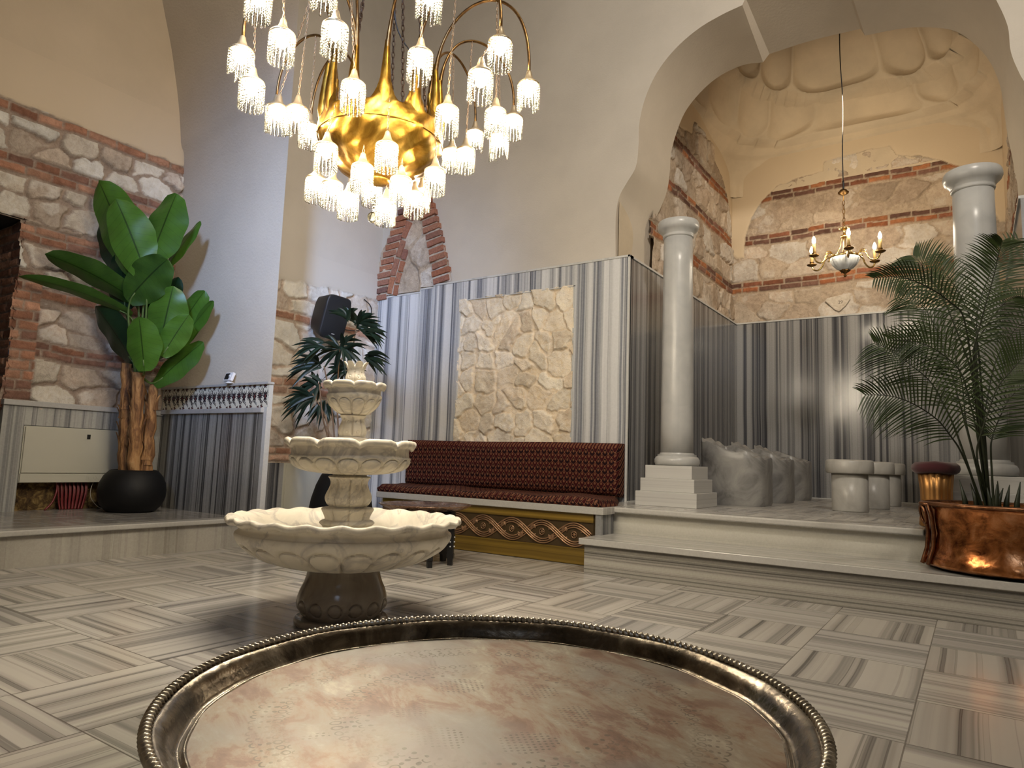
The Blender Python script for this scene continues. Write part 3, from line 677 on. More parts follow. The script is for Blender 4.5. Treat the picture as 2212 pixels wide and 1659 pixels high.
# frieze tiles with carnation and leaf arabesque
def frieze():
    res = 0.0023; u0, u1, v0, v1 = -6.64, TP, 1.183, 1.385
    U, V = np.meshgrid(np.arange(u0, u1, res), np.arange(v0, v1+res/2, res))
    per = 0.150; u = ((U-u0) % per); v = V-v0
    ink = np.zeros(U.shape); red = np.zeros(U.shape)
    def petals(cx, cy, n, r0, r1, sq=1.0):
        nonlocal ink, red
        dx = u-cx; dy = (v-cy)/sq; r = np.hypot(dx, dy); a = np.arctan2(dy, dx)
        ink = np.maximum(ink, (r < r0+(r1-r0)*np.abs(np.cos(a*n/2))**1.5) & (r > 0.006)); red = np.maximum(red, r < 0.008)
    def leaf(p0, p1, bend, wd, hollow=True):
        nonlocal ink
        p0 = np.array(p0); p1 = np.array(p1)
        L = np.linalg.norm(p1-p0); d = (p1-p0)/L; nn = np.array([-d[1], d[0]])
        s = ((u-p0[0])*d[0]+(v-p0[1])*d[1])/L; t = (u-p0[0])*nn[0]+(v-p0[1])*nn[1]-bend*4*s*(1-s)
        wv = wd*1.35*np.sin(np.clip(s, 0, 1)*PI)**0.6
        m_ = (np.abs(t) < wv) & (s > 0) & (s < 1)
        if hollow: m_ &= ~((np.abs(t) < wv*0.22) & (s > 0.15) & (s < 0.85))
        ink = np.maximum(ink, m_)
    for off in (-per, 0, per):
        petals(0.040+off, 0.108, 12, 0.020, 0.040, 1.15)
        petals(0.114+off, 0.100, 8, 0.016, 0.028, 1.9)
        leaf((0.100+off, 0.090), (0.082+off, 0.172), 0.010, 0.009); leaf((0.118+off, 0.100), (0.142+off, 0.158), -0.010, 0.006)
        leaf((0.045+off, 0.080), (0.088+off, 0.048), -0.012, 0.010); leaf((0.100+off, 0.055), (0.150+off, 0.020), 0.012, 0.007)
        petals(0.070+off, 0.012, 5, 0.010, 0.022); petals(0.022+off, 0.004, 5, 0.010, 0.020)
        petals(0.040+off, 0.196, 5, 0.010, 0.020); petals(0.105+off, 0.192, 6, 0.012, 0.026)
        leaf((0.040+off, 0.075), (0.060+off, 0.0), 0.012, 0.0022, False); leaf((0.114+off, 0.075), (0.075+off, 0.020), -0.012, 0.0022, False)
        leaf((0.040+off, 0.150), (0.015+off, 0.200), 0.010, 0.0025, False); leaf((0.040+off, 0.150), (0.066+off, 0.200), -0.010, 0.0025, False)
    base = np.array([0.66, 0.63, 0.54]); dk = np.array([0.012, 0.012, 0.024]); rd = np.array([0.13, 0.03, 0.03])
    c = base*(1-ink[..., None])+dk*ink[..., None]; c = np.where(red[..., None] > 0.5, rd, c)
    idx = np.arange(U.size).reshape(U.shape)
    q = np.stack([idx[:-1, :-1], idx[:-1, 1:], idx[1:, 1:], idx[1:, :-1]], -1).reshape(-1, 4)
    me = bpy.data.meshes.new('tile_frieze')
    verts = np.stack([U, np.full(U.shape, YP-0.012), V], -1).reshape(-1, 3)
    me.from_pydata(verts.tolist(), [], q.tolist()); col_attr(me, 'Col', c.reshape(-1, 3)); me.materials.append(MATS['glazed_tile'])
    o = bpy.data.objects.new('trim_7', me); S.collection.objects.link(o); return o
m_, nt_, b_ = newmat('glazed_tile', rough=0.15); g_ = G(nt_)
a_ = g_.n('ShaderNodeAttribute', attribute_name='Col'); g_.l(a_.outputs['Color'], b_.inputs['Base Color'])
struct(frieze())

struct(MB().box(-6.66, TP-0.001, YP-0.0115, YP+0.03, 1.18, 1.392).build('trim_16', 'marble_pale_trim', smooth=False))
# recess wall (stone) and plaster above it
def rtop(u): return 2.62+0.085*(u-4.33)/1.3
poly = [(4.0, 0.70), (6.2, 0.70), (6.2, 2.71), (5.5, 2.70), (5.0, 2.665), (4.6, 2.63), (4.0, 2.62)]
struct(relief_wall('wall_recess', (XR_-0.01, 0, 0), (0, 1, 0), (0, 0, 1), (1, 0, 0), (4.2, YB, 0.0, 3.0), 0.011, 'recess',
            [(2.255, 1, 0.085), (1.515, 2, 0.085), (0.79, 2, 0.07)], poly, PL, 21, 0.012, cw=0.31, ch=0.27, gap=0.045, hs=0.032, ragged=0.03))
m = MB().add([(XR_, 4.1, 2.99), (XR_, YB+0.01, 2.99), (XR_, YB+0.01, 7.2), (XR_, 4.1, 7.2)], [(0, 1, 2, 3)])
struct(m.build('wall_recess_plaster', 'plaster', smooth=False))
m = MB().box(XR_-0.02, XR_+0.03, 4.2, 4.62, 0.0, 0.70); struct(m.build('trim_8', 'marble_y', smooth=False))

# back wall with the lobed arch
NEAR = [(-2.81, 0), (-2.82, 2.8), (-2.825, 3.21), (-2.79, 3.41), (-2.71, 3.54), (-2.62, 3.68), (-2.595, 3.90), (-2.59, 4.12), (-2.53, 4.36), (-2.41, 4.59), (-2.23, 4.77), (-2.01, 4.895), (-1.79, 4.957), (-1.60, 4.985),
        (-1.57, 5.045), (-1.16, 5.07), (-0.79, 5.05), (-0.76, 4.98), (-0.4, 4.93), (-0.1, 4.84), (0.08, 4.70), (0.20, 4.5), (0.27, 4.3), (0.32, 4.1), (0.33, 3.9), (0.38, 3.7), (0.45, 3.5), (0.46, 3.2), (0.46, 0)]
FAR = [(-2.77, 0), (-2.77, 2.8), (-2.77, 3.18), (-2.74, 3.36), (-2.66, 3.52), (-2.59, 3.70), (-2.56, 3.92), (-2.55, 4.10), (-2.49, 4.32), (-2.385, 4.54), (-2.20, 4.72), (-2.01, 4.82), (-1.79, 4.857), (-1.60, 4.825),
       (-1.54, 4.895), (-1.16, 4.905), (-0.73, 4.88), (-0.695, 4.80), (-0.39, 4.765), (-0.18, 4.70), (-0.01, 4.61), (0.11, 4.47), (0.22, 4.27), (0.285, 4.04), (0.305, 3.83), (0.32, 3.6), (0.34, 3.43), (0.37, 3.15), (0.38, 0)]
def smooth_outline(p, hard=(13, 14, 16, 17)):
    out = []; n = 5; segs = []; cur = [p[1]]
    for i in range(2, len(p)-1):
        cur.append(p[i])
        if i in hard: segs.append(cur); cur = [p[i]]
    segs.append(cur); out = [p[0]]
    for sg in segs:
        q = spline([(a, b, 0) for a, b in sg], n) if len(sg) > 2 else np.array([(sg[0][0]*(1-t)+sg[1][0]*t, sg[0][1]*(1-t)+sg[1][1]*t, 0) for t in np.linspace(0, 1, n+1)])
        out += [tuple(x[:2]) for x in q[:-1]]
    out.append(p[-2]); out.append(p[-1]); return out
near, far = smooth_outline(NEAR), smooth_outline(FAR)
YF, YI = YB, 6.62
outer = [(-6.05, 0), (-6.05, 7.2), (3.5, 7.2), (3.5, 0)]
def arch_face(outline, y):
    ring = [Vector((a, b, 0)) for a, b in outer]+[Vector((a, b, 0)) for a, b in outline[::-1]]
    tri = geometry.tessellate_polygon([ring]); return [(v.x, y, v.y) for v in ring], tri
m = MB()
v, f = arch_face(near, YF); m.add(v, [t for t in f])
v, f = arch_face(far, YI); m.add(v, [t[::-1] for t in f])
o = m.build('wall_back', 'plaster', smooth=False); struct(o)
n = len(near)
v = []
for k in range(7):
    t = k/6; rnd = 0.0
    for a, b in zip(near, far): v.append((a[0]*(1-t)+b[0]*t, YF+(YI-YF)*t, a[1]*(1-t)+b[1]*t))
f = [(k*n+i, k*n+i+1, (k+1)*n+i+1, (k+1)*n+i) for k in range(6) for i in range(n-1)]
o = link('wall_back_arch', v, f, 'plaster_rough'); smooth_angle(o, 40); struct(o)

# exposed relieving arch of bricks above the marble
def brick_arch():
    m = MB()
    def brick(c, d, L, H, D=0.03):
        d = np.array(d, float); d /= np.linalg.norm(d); nn = np.array([-d[1], d[0]])
        j = RNG.random(4); c = np.array(c)+(j[:2]-0.5)*0.012
        m.obox((c[0], YB-0.018-0.012*j[2], c[1]), (d[0], 0, d[1]), (0, 1, 0), (nn[0], 0, nn[1]), L/2, D, H/2)
    # left: headers laid outside, stretchers following the curve inside
    curve = spline([(-5.83, 2.70, 0), (-5.77, 3.02, 0), (-5.66, 3.35, 0), (-5.52, 3.68, 0), (-5.40, 3.92, 0)], 10)[:, :2]
    L = np.r_[0, np.cumsum(np.linalg.norm(np.diff(curve, axis=0), axis=1))]
    def pt(s):
        x = np.interp(s, L, curve[:, 0]); z = np.interp(s, L, curve[:, 1]); x2 = np.interp(s+0.01, L, curve[:, 0]); z2 = np.interp(s+0.01, L, curve[:, 1])
        d = np.array([x2-x, z2-z]); return np.array([x, z]), d/max(1e-6, np.linalg.norm(d))
    s = 0.06
    while s < L[-1]-0.14: p, d = pt(s+0.10); brick(p+np.array([0.03, 0]), d, 0.205, 0.075); s += 0.232
    s = 0.05
    while s < 0.55: p, d = pt(s+0.06); brick(p+np.array([0.125, -0.02]), d, 0.125, 0.06); s += 0.15
    s = 0.03
    while s < L[-1]-0.05:
        p, d = pt(s); wdt = 0.20+0.03*RNG.random(); brick(p-np.array([0.13, 0.0]), (1, 0.06+0.04*(RNG.random()-0.5)), wdt, 0.066); s += 0.092
    curve = spline([(-4.98, 2.74, 0), (-5.05, 3.02, 0), (-5.13, 3.30, 0), (-5.25, 3.62, 0), (-5.36, 3.90, 0)], 10)[:, :2]
    L = np.r_[0, np.cumsum(np.linalg.norm(np.diff(curve, axis=0), axis=1))]
    s = 0.10
    while s < L[-1]-0.02:
        p, d = pt(s); wdt = 0.21+0.05*RNG.random(); brick(p+np.array([0.02, 0.0]), (1, 0.16+0.05*(RNG.random()-0.5)), wdt, 0.068); s += 0.095
    o = m.build('wall_back_brick_arch', 'old_brick', smooth=False); bevel(o, 0.006, 2); return o
m_, nt_, b_ = newmat('old_brick', rough=0.9); g_ = G(nt_)
v_, x_, y_, z_ = g_.pos(); gi_ = g_.n('ShaderNodeNewGeometry').outputs['Random Per Island']
n_ = g_.noise(v_, 40, 5, 0.7)
c_ = g_.ramp(gi_, [(0, (0.27, 0.10, 0.055)), (0.3, (0.35, 0.15, 0.085)), (0.55, (0.24, 0.11, 0.085)), (0.8, (0.32, 0.15, 0.095)), (1, (0.15, 0.08, 0.07))])
g_.l(g_.mix(0.6, c_, g_.ramp(n_, [(0.3, (0.2, 0.2, 0.2)), (0.7, (0.78, 0.74, 0.7))]), 'OVERLAY'), b_.inputs['Base Color'])
g_.bump(n_, b_, 0.6, 0.01)
struct(brick_arch())
cp = [(-6.02, 2.6), (-4.84, 2.6), (-4.86, 2.9), (-5.05, 3.45), (-5.22, 3.8), (-5.38, 4.05), (-5.55, 3.95), (-5.80, 3.62), (-5.97, 3.3), (-6.02, 3.05)]
struct(relief_wall('wall_back_arch_infill', (0, YB-0.030, 0), (1, 0, 0), (0, 0, 1), (0, -1, 0), (-6.0, -4.84, 2.6, 4.06), 0.012, 'alcove', [], None, PL, 41, drop=lambda u, v: (poly_sd(u, v, cp) < 0) | (v < np.where(u < -5.30, 2.742, np.where(u < -5.09, 2.775, 2.803))), cw=0.55, ch=0.5, gap=0.06, hs=0.012))

# marble facing of the back wall around the stone niche
YM = 5.85
m = MB().box(-6.0, -5.30, YM-0.0, YB+0.02, 0.0, 2.715).box(-5.30, -5.097, YM-0.004, YB+0.02, 0.0, 2.75)
m.box(-5.097, -4.69, YM-0.006, YB+0.02, 0.0, 2.775).box(-4.69, -3.25, YM-0.006, YB+0.02, 2.555, 2.775).box(-3.25, XA0, YM-0.006, YB+0.02, 0.0, 2.775)
m.box(-4.69, -3.25, YM-0.006, YB+0.02, 0.0, 0.9)
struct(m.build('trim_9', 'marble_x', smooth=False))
m = MB().box(-6.0, -5.30, YM-0.006, YB, 2.715, 2.735).box(-5.30, -5.097, YM-0.01, YB, 2.75, 2.768).box(-5.097, XA0+0.012, YM-0.014, YB+0.04, 2.775, 2.795)
m.box(XA0-0.05, XA0+0.012, YM-0.01, YA, 2.775, 2.795).box(XA0, XA1, YA-0.012, YA+0.06, 2.775, 2.795).box(XA1-0.012, XA1+0.06, YM, YA, 2.775, 2.795)
m.box(-5.305, -5.297, YM-0.008, YM, 0.0, 2.75).box(-5.10, -5.094, YM-0.010, YM, 0.0, 2.775)
m.box(-2.668, -2.650, YM-0.014, YM+0.008, 0.46, 2.795).box(-4.70, -4.683, YM-0.011, YM, 0.9, 2.562).box(-3.257, -3.24, YM-0.011, YM, 0.9, 2.562).box(-4.70, -3.24, YM-0.011, YM, 2.553, 2.562)
struct(m.build('trim_10', 'marble_pale_trim', smooth=False))
struct(relief_wall('wall_back_stone_niche', (0, YB-0.02, 0), (1, 0, 0), (0, 0, 1), (0, -1, 0), (-4.70, -3.24, 0.88, 2.57), 0.0085, 'niche', [], None, PL, 60, cw=0.235, ch=0.215, gap=0.03, hs=0.030))
# marble facing inside the alcove
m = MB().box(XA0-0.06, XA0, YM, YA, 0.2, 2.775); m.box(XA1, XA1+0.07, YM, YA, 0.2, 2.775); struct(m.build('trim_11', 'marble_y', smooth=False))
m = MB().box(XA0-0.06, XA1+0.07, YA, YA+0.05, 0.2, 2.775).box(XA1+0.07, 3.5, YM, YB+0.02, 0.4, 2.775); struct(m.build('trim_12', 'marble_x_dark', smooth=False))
m = MB().box(XA0, XA1, YA-0.012, YA, ZP, ZP+0.012).box(XA0, XA0+0.012, YM, YA, ZP, ZP+0.012); struct(m.build('baseboard_alcove', 'marble_pale_trim', smooth=False))

# alcove walls: masonry with brick bands, plaster above
ab = [(3.295, 2, 0.075), (3.955, 2, 0.072), (4.545, 2, 0.070)]
YS = YA+0.04
poly = [(-2.9, 2.6), (-2.75, 3.80), (-2.66, 3.72), (-2.56, 3.72), (-2.55, 3.84), (-2.53, 4.04), (-2.45, 4.29), (-2.32, 4.49), (-2.11, 4.66), (-1.75, 4.74), (-1.52, 4.75), (-1.50, 4.88), (-1.4, 4.89), (-1.07, 4.92), (-0.75, 4.92), (-0.68, 4.77), (-0.41, 4.70), (-0.19, 4.59), (0.06, 4.43), (0.22, 4.15), (0.30, 3.85), (0.34, 3.74), (0.6, 3.67), (0.6, 2.6)]
struct(relief_wall('wall_alcove_back', (0, YS, 0), (1, 0, 0), (0, 0, 1), (0, -1, 0), (-2.80, 0.52, 2.70, 5.30), 0.0125, 'alcove', ab, poly, PA, 5, 0.022, cw=0.40, ch=0.28, gap=0.026, hs=0.016))
poly = [(5.8, 2.6), (5.8, 4.4), (6.9, 4.70), (7.36, 4.76), (7.77, 4.85), (7.82, 5.04), (8.19, 5.06), (8.56, 5.02), (8.62, 4.86), (9.0, 4.72), (9.25, 4.52), (9.38, 4.25), (9.43, 3.95), (9.6, 3.8), (9.6, 2.6)]
struct(relief_wall('wall_alcove_left', (XA0-0.08, 0, 0), (0, 1, 0), (0, 0, 1), (1, 0, 0), (6.50, 9.47, 2.70, 5.30), 0.0125, 'alcove', ab, poly, PA, 15, 0.022, cw=0.34, ch=0.36, gap=0.03, hs=0.040))
poly = [(6.0, 2.6), (6.0, 4.0), (7.2, 4.35), (8.3, 4.1), (9.1, 3.8), (9.6, 3.7), (9.6, 2.6)]
struct(relief_wall('wall_alcove_right', (XA1+0.085, 0, 0), (0, 1, 0), (0, 0, 1), (-1, 0, 0), (6.50, 9.47, 2.70, 5.30), 0.02, 'alcove', ab, poly, PA, 25, 0.022))
# scalloped half dome over the alcove
def vault():
    ns, nr = 221, 110; cx, cy = -1.16, 6.30; v = []
    for j in range(nr):
        t = j/(nr-1); z = 4.60+2.05*t**0.9
        q = max(0.0, (z-5.12)/1.60); k = math.sqrt(max(0.0, 1-q*q))**1.1 if z > 5.12 else 1.0
        ex = 0.10+0.45*float(sst(4.85, 5.45, np.array(z)))
        for i in range(ns):
            s = i/(ns-1); a = PI*s                       # from left wall over the back to the right wall
            ca, sa = math.cos(a), math.sin(a)
            se = lambda c: math.copysign(abs(c)**ex, c)
            w1 = 0.03*math.sin(s*9); zb2 = 5.62+0.12*math.sin(s*6+0.6)
            nfl = 8.5; depth = 0.0; step = 0.0
            def flute(ph, z0, hgt):
                fr = abs(math.sin(PI*ph))**0.55          # wide rounded flute, thin rib
                low = z0+0.13*(1-fr)                      # rounded foot
                return fr*(min(1.0, max(0.0, (z-low)/0.12))**0.7)*hgt
            if z > 5.22+w1: depth = flute(s*nfl, 5.22+w1, 0.060)*(1 if z < zb2 else 0); step = 0.10
            if z > zb2: depth = flute(s*nfl+0.45, zb2, 0.10); step = 0.20
            n_ = 0.025*(float(vnoise(np.array(s*16), np.array(z*4), 3))-0.5)
            led = 0.02 if 5.10 < z < 5.22+w1 else 0.0
            rr_ = (k*1.60-step-led+depth+n_) if z > 5.0 else 1.60+n_*0.5
            ry = (YS-0.01-cy)/1.60
            v.append((cx-se(ca)*rr_*1.0, cy+se(sa)*rr_*ry, z))
    f = [(j*ns+i, j*ns+i+1, (j+1)*ns+i+1, (j+1)*ns+i) for j in range(nr-1) for i in range(ns-1)]
    return link('ceiling_alcove', v, f, 'plaster_alcove')
struct(vault())
m = MB().add([(-2.80, 5.9, 0), (-2.80, 9.6, 0), (-2.80, 9.6, 5.3), (-2.80, 5.9, 5.3)], [(0, 1, 2, 3)]).add([(0.50, 5.9, 0), (0.50, 9.6, 0), (0.50, 9.6, 5.3), (0.50, 5.9, 5.3)], [(0, 1, 2, 3)]).add([(-3.0, 6.5, 6.72), (0.7, 6.5, 6.72), (0.7, 9.6, 6.72), (-3.0, 9.6, 6.72)], [(0, 1, 2, 3)])
m.add([(-2.74, 6.55, 5.2), (-2.74, 9.6, 5.2), (-2.74, 9.6, 6.75), (-2.74, 6.55, 6.75)], [(0, 1, 2, 3)]).add([(0.46, 6.55, 5.2), (0.46, 9.6, 5.2), (0.46, 9.6, 6.75), (0.46, 6.55, 6.75)], [(0, 1, 2, 3)])
m.add([(-3.0, 9.47, 5.2), (0.7, 9.47, 5.2), (0.7, 9.47, 6.75), (-3.0, 9.47, 6.75)], [(0, 1, 2, 3)])
struct(m.build('ceiling_alcove_shell', 'plaster_alcove', smooth=False))

# the rest of the hall, behind and beside the camera
m = MB().box(-7.6, 3.6, -4.2, 6.7, 7.2, 7.3); struct(m.build('ceiling', 'plaster', smooth=False))
m = MB().box(3.5, 3.6, -4.2, 6.7, 0, 7.2); struct(m.build('wall_right', 'plaster', smooth=False))
m = MB().box(-7.6, 0.8, -4.2, -4.0, 0, 7.2).box(2.4, 3.6, -4.2, -4.0, 0, 7.2).box(0.8, 2.4, -4.2, -4.0, 0, 3.7).box(0.8, 2.4, -4.2, -4.0, 5.6, 7.2)
struct(m.build('wall_front', 'plaster', smooth=False))
m = MB().box(0.8, 2.4, -4.13, -4.12, 3.7, 5.6); emit('sky_pane', (0.6, 0.75, 1.0), 3.0); struct(m.build('window_1', 'sky_pane', smooth=False))
# shallow vault ribs where the wall meets the dome, seen behind the chandelier
m = MB()
for (x0, x1, z0, z1) in [(-5.9, -5.0, 4.05, 5.6), (-4.9, -3.9, 5.4, 4.6), (-3.9, -3.0, 4.9, 6.0)]:
    pass
# ------------------------------------------------------------------ columns
def column(cx, label):
    t = thing('marble_column', label, 'column', (cx, 5.85, ZP), 'columns in front of the alcove')
    yc = 5.85
    for k, (h, z0, z1) in enumerate([(0.272, ZP, 0.583), (0.240, 0.583, 0.695), (0.209, 0.695, 0.807)]):
        m = MB().box(cx-h, cx+h, yc-h, yc+h, z0+0.0005, z1); o = part(m, 'plinth', 'plinth_marble', t, False); bevel(o, 0.003)
    m = MB().lathe([(0.0, 0.807), (0.172, 0.807), (0.188, 0.815), (0.196, 0.835), (0.194, 0.862), (0.182, 0.884), (0.168, 0.890), (0.168, 0.905), (0.150, 0.908), (0.146, 0.92), (0.0, 0.92)], 64, (cx, yc, 0))
    smooth_angle(part(m, 'base', 'column_marble', t), 50)
    pr = [(0.142, 0.91)]+[(0.142-0.013*(k/8)**1.3, 0.91+1.965*k/8) for k in range(1, 9)]
    part(MB().lathe(pr, 64, (cx, yc, 0)), 'shaft', 'column_marble', t)
    m = MB().lathe([(0.0, 2.87), (0.129, 2.872), (0.137, 2.878), (0.140, 2.888), (0.137, 2.900), (0.140, 2.906), (0.150, 2.925), (0.165, 2.938), (0.178, 2.952), (0.187, 2.972), (0.188, 2.99), (0.184, 3.012), (0.176, 3.026), (0.0, 3.03)], 64, (cx, yc, 0))
    smooth_angle(part(m, 'capital', 'column_marble', t), 50)
column(-2.178, 'grey marble column on three square plinths beside the red bench')
column(0.063, 'grey marble column on three square plinths behind the palm fronds in the copper cauldron')

# ------------------------------------------------------------------ marble thrones along the alcove wall
def throne(y0, label):
    x0, x1, d = -2.20, -1.60, 0.56
    cx, cy = (x0+x1)/2, y0+d/2
    t = thing('carved_marble_seat', label, 'marble seat', (cx, cy, ZP), 'carved marble seats along the alcove wall')
    n = 72; m = MB(); v = []
    def ring(sc, zf, jit=0.0):
        out = []
        for k in range(n):
            a = 2*PI*k/n; ca, sa = math.cos(a), math.sin(a)
            p = 0.62 if ca > 0 else 0.35
            x = cx+math.copysign(abs(ca)**p, ca)*(x1-x0)/2*sc; y = cy+math.copysign(abs(sa)**0.5, sa)*d/2*sc
            out.append((x, y, zf(x, y, a)))
        return out
    def topz(x, y, a=0):
        s = min(1, max(0, (x-x0)/(x1-x0)))           # crest falls from the back to the front in waves
        z = 1.11-0.19*s**0.8-0.028*abs(math.sin(s*PI*2.5+0.4))*(1-0.3*s)
        return z+0.012*math.sin(a*9)
    rings = [ring(0.97, lambda x, y, a: ZP+0.0005), ring(1.0, lambda x, y, a: ZP+0.03)]
    for q in (0.3, 0.6, 0.85): rings.append(ring(1.0+0.01*math.sin(q*9), lambda x, y, a, q=q: ZP+0.03+(topz(x, y, a)-ZP-0.05)*q))
    rings.append(ring(1.0, lambda x, y, a: topz(x, y, a)-0.012)); rings.append(ring(0.975, topz)); rings.append(ring(0.86, lambda x, y, a: topz(x, y, a)-0.004))
    rings.append(ring(0.80, lambda x, y, a: topz(x, y, a)-0.05)); rings.append(ring(0.74, lambda x, y, a: 0.84)); rings.append(ring(0.5, lambda x, y, a: 0.80)); rings.append(ring(0.0, lambda x, y, a: 0.795))
    for r in rings: v += r
    R = len(rings)
    f = [(i*n+k, i*n+(k+1) % n, (i+1)*n+(k+1) % n, (i+1)*n+k) for i in range(R-1) for k in range(n)]+[tuple(range(n))[::-1]]
    m.add(v, f); smooth_angle(part(m, 'seat_body', 'veined_marble', t), 50)
throne(6.45, 'carved marble seat nearest the column, wavy crest, pale veins')
throne(7.42, 'carved marble seat, middle one of the row along the alcove wall')
throne(8.36, 'carved marble seat farthest back in the row along the alcove wall')

def stool(x, y, label):
    t = thing('marble_stool', label, 'stool', (x, y, ZP), 'round marble stools')
    part(MB().lathe([(0.0, ZP+0.0005), (0.143, ZP+0.0005), (0.148, ZP+0.01), (0.149, 0.79), (0.0, 0.79)], 56, (x, y, 0)), 'pedestal', 'stool_marble', t)
    smooth_angle(part(MB().lathe([(0.0, 0.79), (0.185, 0.79), (0.194, 0.80), (0.196, 0.84), (0.194, 0.895), (0.186, 0.908), (0.17, 0.912), (0.13, 0.905), (0.0, 0.902)], 64, (x, y, 0)), 'seat', 'stool_marble', t), 50)
stool(-0.92, 6.75, 'round marble stool nearest the steps, front of three')
stool(-0.83, 7.55, 'round marble stool, the middle of three in a row')
stool(-0.80, 8.38, 'round marble stool farthest back, partly hidden by the other two')

# small velvet drum stool behind the cauldron
def drum(x, y):
    t = thing('velvet_stool', 'small stool with dark red velvet top and fluted gold body behind the cauldron', 'stool', (x, y, ZP))
    fn = lambda r, z, a, s: ((r*(1+0.07*abs(math.cos(a*7))), z) if 0.02 < s < 0.98 else (r, z))
    m = MB().lathe([(0.09, ZP+0.0005), (0.098, ZP+0.01), (0.086, 0.62), (0.088, 0.70), (0.100, 0.83), (0.0, 0.835)], 84, (x, y, 0), fn)
    part(m, 'fluted_body', 'drum_gold', t)
    m = MB().lathe([(0.0, 0.815), (0.118, 0.812), (0.134, 0.822), (0.142, 0.842), (0.138, 0.866), (0.118, 0.884), (0.0, 0.895)], 48, (x, y, 0), lambda r, z, a, s: (r*(1+0.02*math.sin(a*5)), z+0.004*math.sin(a*3)*(r > 0.1)))
    part(m, 'velvet_cushion', 'velvet', t)
drum(-0.215, 5.40)

# ------------------------------------------------------------------ bench
BY = 4.87
def bench():
    t = thing('built_in_bench', 'long built-in bench with marble ledge and gilt wooden front carved with interlace', 'bench', (-3.7, 5.3, 0))
    pl = [(-4.80, BY+0.04), (-2.475, BY+0.04), (-2.475, 5.74), (-2.68, 5.82), (-5.55, 5.82), (-5.50, 5.62)]
    part(MB().prism(pl, 0.0, 0.405), 'frame', 'bench_dark_wood', t, False)
    def board(z0, z1, mat, th=0.018):
        m = MB().box(-4.79, -2.50, BY+0.04-th, BY+0.045, z0, z1); return m
    part(board(0.005, 0.13, 0), 'lower_board', 'bench_wood', t, False); part(board(0.335, 0.405, 0), 'upper_board', 'bench_wood', t, False)
    part(board(0.13, 0.335, 0, 0.008), 'carved_panel', 'bench_dark_wood', t, False)
    m = MB().box(-2.475, -2.425, BY+0.01, 5.1, 0.0, 0.41); part(m, 'end_panel', 'marble_y', t, False)
    m = MB(); yb = BY+0.026
    zc, A, L = 0.2325, 0.074, 0.60
    xs0, xs1 = -4.78, -2.52
    for ph in (0.0, PI):
        for off in (-0.017, 0.0, 0.017):
            x = np.linspace(xs0, xs1, 150); s = 2*PI*(x+2.52)/L+ph
            z = zc+A*np.sin(s)*(1+0.0*s); dz = A*2*PI/L*np.cos(s); nrm = np.sqrt(1+dz*dz)
            m.tube(np.stack([x-off*dz/nrm, np.full_like(x, yb)+0.002*np.cos(s), z+off/nrm], 1), 0.0062, 6)
    # spiral curls at each crossing and wheel rosettes in the eyes
    x = xs1-0.15
    while x > xs0+0.1:
        rm = MB(); pts = [(x+0.023*math.cos(a), yb-0.003, zc+0.026*math.sin(a)) for a in np.linspace(0, 2*PI, 25)[:-1]]
        rm.tube(pts, 0.0035, 5, closed=True)
        for q in range(3):
            a = PI*q/3; rm.tube([(x+0.022*math.cos(a), yb-0.003, zc+0.025*math.sin(a)), (x, yb-0.004, zc), (x-0.022*math.cos(a), yb-0.003, zc-0.025*math.sin(a))], 0.0028, 5)
        part(rm, 'rosette', 'bronze_relief', t)
        for sx in (-1, 1):
            for sz in (-1, 1):
                for rr in (0.0, 0.011, 0.022):
                    c = (x+sx*0.088, zc+sz*0.030)
                    pts = [(c[0]+sx*(0.024-rr*0.7)*math.cos(a), yb-0.002, c[1]+sz*(0.024-rr*0.7)*math.sin(a)) for a in np.linspace(-0.6, 3.6, 14)]
                    m.tube(pts, 0.0042, 5)
        x -= 0.30
    part(m, 'interlace_relief', 'bronze_relief', t)
    sl = [(-4.86, BY), (-2.405, BY), (-2.41, 5.76), (-2.67, 5.835), (-5.60, 5.835), (-5.56, 5.60)]
    o = part(MB().prism(sl, 0.405, 0.462), 'marble_ledge', 'marble_slab', t, False); bevel(o, 0.005)
bench()
